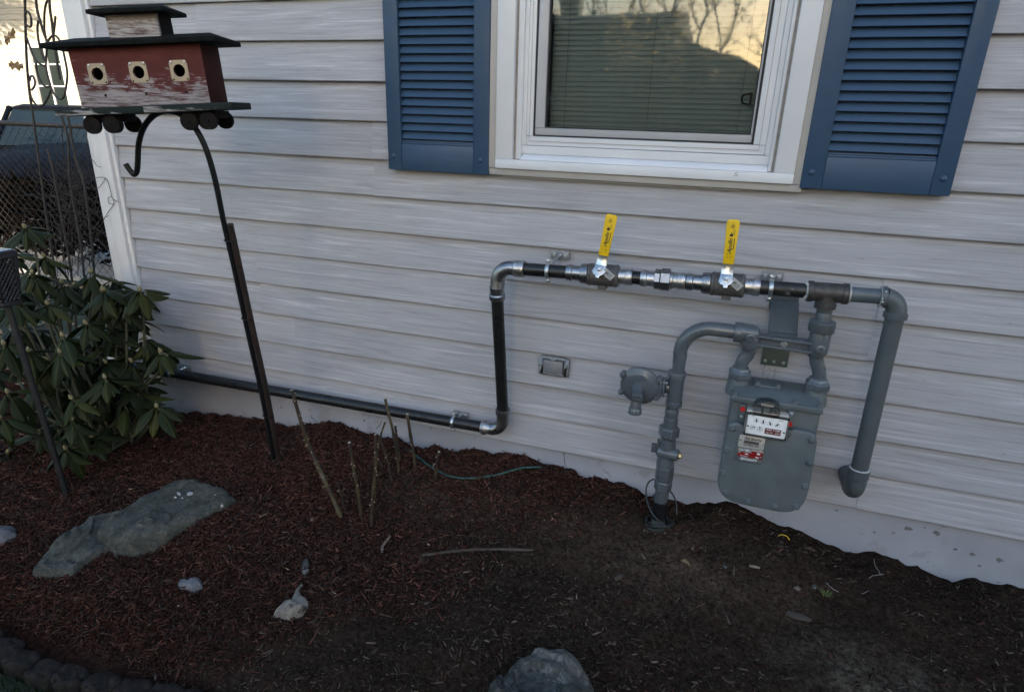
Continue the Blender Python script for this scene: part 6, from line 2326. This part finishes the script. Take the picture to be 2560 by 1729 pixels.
def oak_leaf(u, v, y, s, rot, label):
    c = on_y(u, v, y)
    out = [(-1, 0), (-.75, .25), (-.55, .15), (-.3, .5), (-.1, .22), (.2, .48), (.3, .2), (.7, .3), (1, .0), (.7, -.25), (.35, -.18), (.2, -.5), (-.1, -.2), (-.35, -.45), (-.55, -.14), (-.8, -.2)]
    vs = []
    for a, b in out:
        x, z = a * math.cos(rot) - b * math.sin(rot), a * math.sin(rot) + b * math.cos(rot)
        vs.append(c + Vector((x * s, .010 * math.sin(3 * a), z * s)))
    mb = MB(); n = len(vs)
    mb.add(vs + [c], [(i, (i + 1) % n, n) for i in range(n)])
    single('dead_leaf', mb, M['dead_leaf'], label, 'leaf', fix=False)


oak_leaf(25, 92, .05, .045, .9, 'dried oak leaf caught on the trellis, the upper one')
oak_leaf(40, 165, .05, .042, -.05, 'dried oak leaf caught on the trellis, the lower one')

FY_ = 1.85
fen = thing('chain_link_fence', 'grey chain link fence with top rail standing before the dark car', 'fence', (-5.4, FY_, -.3))
mb = MB(); mb.tube([(-7.6, FY_, 1.00), (-3.6, FY_, 1.00)], .0205, 12); mb.build('top_rail', M['trellis'], fen)
for x in (-7.4, -4.5):
    mb = MB(); mb.tube([(x, FY_ + .05, -.34), (x, FY_ + .05, 1.06)], .028, 12); mb.ball((x, FY_ + .05, 1.065), .034, 10, 6); mb.build('fence_post', M['chain'], fen)
mb = MB()
W0, W1, H0, H1 = -7.5, -3.7, -.28, .99
st = .082
k = W0 - (H1 - H0)
while k < W1:
    for sg in (1, -1):
        a0, a1 = (k, k + (H1 - H0))
        pts = []
        lo, hi = max(a0, W0), min(a1, W1)
        if hi - lo > .05:
            f = lambda x: (H0 + (x - a0)) if sg > 0 else (H1 - (x - a0))
            mb.tube([(lo, FY_ + .003 * sg, f(lo)), (hi, FY_ + .003 * sg, f(hi))], .0021, 4, cap=False)
    k += st
o = mb.build('chain_mesh', M['chain'], fen, smooth=0, fix=False)
o['kind'] = 'stuff'

# fallen leaves between shrub and fence
n = 700
x = nrs.uniform(-6.5, -2.9, n); y = nrs.uniform(.1, 1.9, n)
ls = MB()
for a, b in zip(x, y):
    s = rnd.uniform(.02, .045); r = rnd.uniform(0, 6.28)
    d, t = Vector((math.cos(r), math.sin(r), rnd.uniform(-.3, .3))) * s, Vector((-math.sin(r), math.cos(r), rnd.uniform(-.3, .3))) * s * .6
    c = Vector((a, b, max(hz(a, b) if b < .9 else -.34, -.34) + .012))
    ls.add([c - d, c - t, c + d, c + t], [(0, 1, 2, 3)])
o = ls.build('fallen_leaves', M['dead_leaf'], None, smooth=0, fix=False)
tag(o, 'brown fallen leaves strewn on the ground behind the trellis', 'leaves', kind='stuff')

# ------------------------------------------------------------------ car on the driveway
CARC, CARH = Vector((-7.35, 3.55, -.292)), math.atan2(-.62, .78)
car = thing('parked_car', 'dark navy sedan parked nose-on behind the chain link fence', 'car', CARC)
ch, sh = math.cos(CARH), math.sin(CARH)


def cl(x, y, z):
    """x forward from the front axle, y to the car's left, z up"""
    x -= .4
    return CARC + Vector((x * ch - y * sh, x * sh + y * ch, z))


def loft(mb, secs):
    """secs: list of rings (equal length) of points"""
    n = len(secs[0])
    vs = [p for s in secs for p in s]
    fs = []
    for i in range(len(secs) - 1):
        for k in range(n):
            k2 = (k + 1) % n
            fs.append((i * n + k, i * n + k2, (i + 1) * n + k2, (i + 1) * n + k))
    fs.append(tuple(range(n))); fs.append(tuple(reversed([(len(secs) - 1) * n + k for k in range(n)])))
    return mb.add(vs, fs)


def sec(x, hw, zb, zs, zt, cr=.08):
    """body cross-section at x: half width, underside, shoulder, deck height"""
    return [cl(x, -hw * .92, zb), cl(x, -hw, zb + .12), cl(x, -hw, zs - .1), cl(x, -hw * .95, zs), cl(x, -hw * .55, zt), cl(x, 0, zt + .015), cl(x, hw * .55, zt), cl(x, hw * .95, zs), cl(x, hw, zs - .1), cl(x, hw, zb + .12), cl(x, hw * .92, zb)]


mb = MB()
loft(mb, [sec(-3.6, .70, .35, .85, .92), sec(-3.4, .82, .25, .92, 1.0), sec(-2.6, .88, .2, .93, 1.0), sec(-1.2, .89, .2, .92, .98), sec(-.35, .89, .2, .92, .98), sec(.2, .88, .2, .86, .92), sec(.65, .84, .22, .76, .82), sec(.86, .72, .26, .66, .70), sec(.93, .60, .32, .56, .60)])
mb.build('body', M['paint_navy'], car, bevel=.012, smooth=50)
mb = MB()


def gsec(x, hb_, ht, zb, zt):
    return [cl(x, -hb_, zb), cl(x, -ht, zt - .03), cl(x, -ht * .8, zt), cl(x, ht * .8, zt), cl(x, ht, zt - .03), cl(x, hb_, zb)]


mb.add([cl(-.28, -.74, .965), cl(-.28, .74, .965), cl(-1.10, .56, 1.375), cl(-1.10, -.56, 1.375)], [(0, 1, 2, 3)])
mb.build('windshield', M['car_glass'], car, smooth=0)
mb = MB()
loft(mb, [gsec(-1.08, .60, .575, 1.34, 1.40), gsec(-1.5, .62, .58, 1.34, 1.43), gsec(-2.1, .62, .57, 1.33, 1.42), gsec(-2.6, .58, .52, 1.28, 1.36)])
rf_ = mb.build('car_roof', M['paint_navy'], car, bevel=.01, smooth=50)
for s in (-1, 1):
    mb = MB(); mb.tube([cl(-.25, s * .765, .95), cl(-1.10, s * .60, 1.375)], .030, 8); mb.tube([cl(-1.10, s * .60, 1.375), cl(-2.5, s * .60, 1.33), cl(-3.2, s * .70, .97)], .035, 8)
    mb.build('pillar', M['paint_navy'], car, smooth=60)
    mb = MB(); mb.add([cl(-.34, s * .775, .95), cl(-1.12, s * .615, 1.34), cl(-2.45, s * .615, 1.31), cl(-3.0, s * .74, .96)], [(0, 1, 2, 3)]); mb.build('side_window', M['car_glass'], car, smooth=0)
    mb = MB(); loft(mb, [[cl(.62, s * (.50), .62), cl(.62, s * .80, .60), cl(.62, s * .80, .70), cl(.62, s * .50, .70)], [cl(.90, s * .50, .56), cl(.84, s * .74, .56), cl(.80, s * .74, .67), cl(.875, s * .50, .66)]])
    mb.build('headlight', M['lamp_lens'], car, bevel=.006)
    for xx in (0.0, -2.65):
        mb = MB(); c0, c1 = cl(xx, s * .72, .31), cl(xx, s * .90, .31)
        mb.lathe(c0, c1 - c0, [(0, .29), (.02, .31), (.16, .31), (.18, .28), (.18, .20), (.165, .19)], 24); wl = mb.build('wheel', M['tyre'], car)
        mb = MB(); mb.lathe(cl(xx, s * .875, .31), c1 - c0, [(0, .19), (.02, .185), (.012, .05), (.025, .04)], 10); mb.build('rim', M['galvanised'], wl)
    mb = MB(); mb.obox(cl(-.42, s * .93, 1.0), (Vector((ch, sh, 0)) * .06), (Vector((-sh, ch, 0)) * .09), Z * .05); mb.build('mirror', M['paint_navy'], car, bevel=.02)
mb = MB(); loft(mb, [[cl(.86, -.44, .44), cl(.86, .44, .44), cl(.86, .44, .60), cl(.86, -.44, .60)], [cl(.945, -.42, .45), cl(.945, .42, .45), cl(.93, .42, .585), cl(.93, -.42, .585)]])
mb.build('grille', M['gasket'], car, bevel=.006)
mb = MB(); loft(mb, [[cl(.70, -.82, .24), cl(.70, .82, .24), cl(.70, .82, .42), cl(.70, -.82, .42)], [cl(.985, -.66, .27), cl(.985, .66, .27), cl(.98, .66, .42), cl(.98, -.66, .42)]])
mb.build('bumper', M['paint_navy'], car, bevel=.03, seg=3)

# dark low hedge of dead stems in front of the driveway
# ------------------------------------------------------------------ sunlit house next door
NY = 9.0
nh = thing('neighbour_house', 'sunlit cream sided house beyond the driveway at upper left', 'house', (-16, NY, -.34))
for i in range(34):
    z0_ = -.15 + i * .115
    for a, b in ((-24, -15.27), (-14.13, -9.5)) if .55 < z0_ < 2.35 else ((-24, -9.5),):
        vs = [(a, NY - .014, z0_), (b, NY - .014, z0_), (b, NY, z0_ + .116), (a, NY, z0_ + .116), (a, NY + .02, z0_), (b, NY + .02, z0_)]
        mb = MB(); mb.add(vs, [(0, 1, 2, 3), (4, 5, 1, 0)]); mb.build('siding_board', M['cream_siding'], nh, smooth=0)
mb = MB(); mb.box((-24, NY + .03, -.6), (-15.25, NY + 7, 3.7)); mb.box((-14.15, NY + .03, -.6), (-9.5, NY + 7, 3.7)); mb.box((-15.25, NY + .5, -.6), (-14.15, NY + 7, 3.7)); mb.build('wall', M['cream_siding'], nh, smooth=0)
mb = MB(); mb.box((-24, NY - .02, -.6), (-9.5, NY + .02, -.16)); mb.build('foundation', M['concrete'], nh, smooth=0)
mb = MB(); mb.add([(-24.4, NY - .5, 3.7), (-9.1, NY - .5, 3.7), (-9.1, NY + 7.4, 3.7), (-24.4, NY + 7.4, 3.7), (-24.4, NY + 3.5, 6), (-9.1, NY + 3.5, 6)], [(3, 2, 1, 0), (0, 1, 5, 4), (2, 3, 4, 5), (0, 4, 3), (1, 2, 5)]); mb.build('roof', M['roof'], nh, smooth=0)
mb = MB()
for a, b in (((-15.27, NY - .04, .60), (-15.15, NY + .05, 2.40)), ((-14.25, NY - .04, .60), (-14.13, NY + .05, 2.40)), ((-15.15, NY - .04, 2.28), (-14.25, NY + .05, 2.40)), ((-15.15, NY - .06, .60), (-14.25, NY + .05, .70))):
    mb.box(a, b)
wn_ = mb.build('window', M['white_vinyl'], nh, smooth=0)
for zc in (1.05, 1.50, 1.95):
    mb = MB(); mb.box((-15.14, NY - .005, zc - .015), (-14.26, NY + .02, zc + .015)); mb.build('muntin', M['white_vinyl'], wn_, smooth=0)
mb = MB(); mb.box((-14.72, NY - .008, .71), (-14.68, NY + .018, 2.27)); mb.build('muntin', M['white_vinyl'], wn_, smooth=0)
mb = MB(); mb.box((-15.14, NY + .022, .71), (-14.26, NY + .03, 2.27)); mb.build('pane', M['car_glass'], wn_, smooth=0)

# ------------------------------------------------------------------ across the street (mirrored in the window glass, besides an added sun blocker)
ah = thing('brown_house', 'low dark house across the street, mirrored in the window glass', 'house', (-4, -20, -.34))
mb = MB(); mb.box((-11, -28, -.5), (-2.6, -20, 3.9)); mb.box((-2.59, -27, -.5), (1.1, -20.4, 2.15)); mb.build('wall', M['brown_house'], ah, smooth=0)
mb = MB()
mb.add([(-11.4, -19.6, 3.9), (-2.35, -19.6, 3.9), (-2.35, -28.4, 3.9), (-11.4, -28.4, 3.9), (-11.4, -24, 4.75), (-2.35, -24, 4.75)], [(0, 1, 2, 3), (0, 4, 5, 1), (2, 5, 4, 3), (0, 3, 4), (1, 5, 2)])
mb.build('roof', M['roof'], ah, smooth=0)
mb = MB()
mb.add([(-2.58, -20.0, 2.15), (1.4, -20.0, 2.15), (1.4, -27.2, 2.15), (-2.58, -27.2, 2.15), (-2.58, -20.0, 3.35), (-1.2, -20.0, 3.35), (-2.58, -27.2, 3.35), (-1.2, -27.2, 3.35)], [(0, 3, 2, 1), (0, 1, 5, 4), (1, 2, 7, 5), (2, 3, 6, 7), (4, 5, 7, 6), (0, 4, 6, 3)])
mb.build('wing_roof', M['roof'], ah, smooth=0)
mb = MB(); mb.box((-7.0, -24.4, 3.9), (-6.3, -23.6, 5.6)); mb.build('chimney', M['brown_house'], ah, smooth=0)
for x in (-9.5, -6.0, -3.6):
    mb = MB(); mb.box((x, -19.99, 1.0), (x + 1.1, -19.95, 2.4)); mb.build('window', M['car_glass'], ah, smooth=0)

oh = thing('sun_blocker_house', 'added house block across the street to the right, unseen, holding back the low sun', 'house', (8, -16, -.34))  # unseen block, added to keep low sun off the wall and bed
mb = MB(); mb.box((1.6, -19, -.5), (16, -12.8, 5.6)); mb.build('wall', M['brown_house'], oh, smooth=0)
mb = MB(); mb.add([(1.3, -12.4, 5.6), (16.4, -12.4, 5.6), (16.4, -19.4, 5.6), (1.3, -19.4, 5.6), (1.3, -15.9, 8.2), (16.4, -15.9, 8.2)], [(0, 1, 2, 3), (0, 4, 5, 1), (2, 5, 4, 3), (0, 3, 4), (1, 5, 2)]); mb.build('roof', M['roof'], oh, smooth=0)
for x in (3, 7, 11):
    mb = MB(); mb.box((x, -12.79, 1.0), (x + 1.2, -12.75, 2.6)); mb.build('window', M['car_glass'], oh, smooth=0)

m, nt, p = nodes('gold_leaf2')
p.inputs['Base Color'].default_value = (0.62, 0.44, 0.19, 1)
p.inputs['Roughness'].default_value = 0.8
tl = nt.nodes.new('ShaderNodeBsdfTranslucent'); tl.inputs[0].default_value = (0.95, 0.72, 0.38, 1)
mx = nt.nodes.new('ShaderNodeMixShader'); mx.inputs[0].default_value = 0.8
outn = [n for n in nt.nodes if n.type == 'OUTPUT_MATERIAL'][0]
nt.links.new(p.outputs[0], mx.inputs[1]); nt.links.new(tl.outputs[0], mx.inputs[2]); nt.links.new(mx.outputs[0], outn.inputs[0])
M['gold_leaf'] = m


def tree(loc, h, spread, label, seed, leaves, weep=False, leaf_size=.09):
    r = random.Random(seed)
    loc = Vector(loc)
    t = thing('tree', label, 'tree', loc)
    wood = MB(); tips = []

    def limb(p, d, L_, rad, depth):
        pts = [p]
        for k in range(4):
            d = (d + Vector((r.uniform(-.22, .22), r.uniform(-.22, .22), r.uniform(-.05, .2)))).normalized()
            pts.append(pts[-1] + d * L_ / 4)
        wood.tube(pts, [rad * (1 - .13 * k) for k in range(5)], 5 if depth else 9, cap=False)
        if depth >= 4:
            tips.append((pts[2], pts[-1])); return
        for k in range(r.choice((2, 3, 3)) if depth else 5):
            q = pts[r.choice((2, 3, 4)) if depth else r.choice((2, 3, 4, 4))]
            dd = (d + Vector((r.uniform(-1, 1), r.uniform(-1, 1), r.uniform(-.2, .7))) * spread).normalized()
            limb(q, dd, L_ * r.uniform(.62, .8), rad * .55, depth + 1)

    limb(loc, Vector((r.uniform(-.05, .05), 0, 1)), h * (.36 if leaf_size == .09 or weep else .22), h * .010, 0)
    wood.build('trunk', M['bark'], t, smooth=60, fix=False)
    if leaves:
        cr = MB()
        for a, b in tips:
            for _ in range(leaves):
                if weep:
                    q = a.lerp(b, r.random()) + Vector((r.gauss(0, .10), r.gauss(0, .10), 0)); q.z -= r.random() ** 1.3 * weep
                else:
                    q = a.lerp(b, r.uniform(0, 1.25)) + Vector((r.gauss(0, .42), r.gauss(0, .42), r.gauss(0, .42)))
                s = leaf_size * r.uniform(.5, 1.2)
                u = Vector((r.uniform(-1, 1), r.uniform(-1, 1), r.uniform(-1, 1))).normalized() * s
                w_ = Vector((r.uniform(-1, 1), r.uniform(-1, 1), r.uniform(-1, 1))).normalized() * s * .5
                cr.add([q - u, q + w_, q + u, q - w_], [(0, 1, 2, 3)])
        o = cr.build('crown', M['gold_leaf'], t, smooth=0, fix=False)
        o['kind'] = 'stuff'
    return t


tree((0.7, -31, -.34), 10, .9, 'bare fine branched tree behind the roof slope, mirrored at right of the glass', 3, 0)
tree((-1.9, -34, -.34), 9.0, .9, 'thin golden leaved tree behind the roof slope, mirrored near the middle of the glass', 7, 12, leaf_size=.085)
tree((-6.8, -31, -.34), 12, .8, 'bare dark tree behind the low roof, mirrored at left of the glass', 12, 0)
tree((-9.6, -33, -.34), 12, .8, 'bare spreading tree far behind the low roof', 19, 4, leaf_size=.10)
tree((-1.75, -13.2, -.34), 7.0, .8, 'small weeping golden tree in front of the dark house', 23, 22, weep=2.2, leaf_size=.045)


def cone_tree(loc, h, r0, z0_, label, seed):
    r = random.Random(seed)
    loc = Vector(loc)
    t = thing('evergreen_tree', label, 'tree', loc)
    mb = MB(); mb.lathe(loc - Z * .1, Z, [(0, .16), (h * .5, .09), (h * .95, .02)], 10); mb.build('trunk', M['bark'], t, smooth=60)
    cr = MB()
    for _ in range(5200):
        z = z0_ + (h - z0_) * r.random() ** 1.4
        rad = r0 * (1 - (z - z0_) / (h - z0_)) ** .8 * math.sqrt(r.uniform(.05, 1))
        a = r.uniform(0, 6.2832)
        c = loc + Vector((rad * math.cos(a), rad * math.sin(a), z + r.uniform(-.2, .2)))
        d = Vector((math.cos(a), math.sin(a), -.35)) * r.uniform(.12, .3)
        s_ = Vector((-math.sin(a), math.cos(a), r.uniform(-.4, .4))) * r.uniform(.05, .12)
        cr.add([c - d, c + s_, c + d, c - s_], [(0, 1, 2, 3)])
    o = cr.build('crown', M['evergreen'], t, smooth=0, fix=False)
    o['kind'] = 'stuff'


M['evergreen'] = mat('evergreen', (.018, .03, .016), .8, var=.4, scale=3)
cone_tree((-14.9, 3.2, -.34), 9.0, 2.3, 3.9, 'tall evergreen tree beside the driveway, left of the picture, shading the cream house', 5)

M['hedge'] = mat('hedge_twigs', (.006, .0045, .004), .9, var=.4, scale=9, spec=0.0)
hd = thing('low_hedge', 'low nearly black hedge of dead brown twigs in front of the car', 'hedge', (-5.6, 2.35, -.3))
hm = MB()
rh = random.Random(4)
for _ in range(5200):
    c = Vector((rh.uniform(-7.3, -4.3), 2.35 + rh.gauss(0, .16), -.22 + .68 * rh.random() ** .8))
    d = Vector((rh.uniform(-1, 1), rh.uniform(-1, 1), rh.uniform(-.6, 1))).normalized() * rh.uniform(.03, .08)
    s_ = Vector((rh.uniform(-1, 1), rh.uniform(-1, 1), rh.uniform(-1, 1))).normalized() * rh.uniform(.008, .03)
    hm.add([c - d, c + s_, c + d, c - s_], [(0, 1, 2, 3)])
hm.build('twigs', M['hedge'], hd, smooth=0, fix=False)['kind'] = 'stuff'
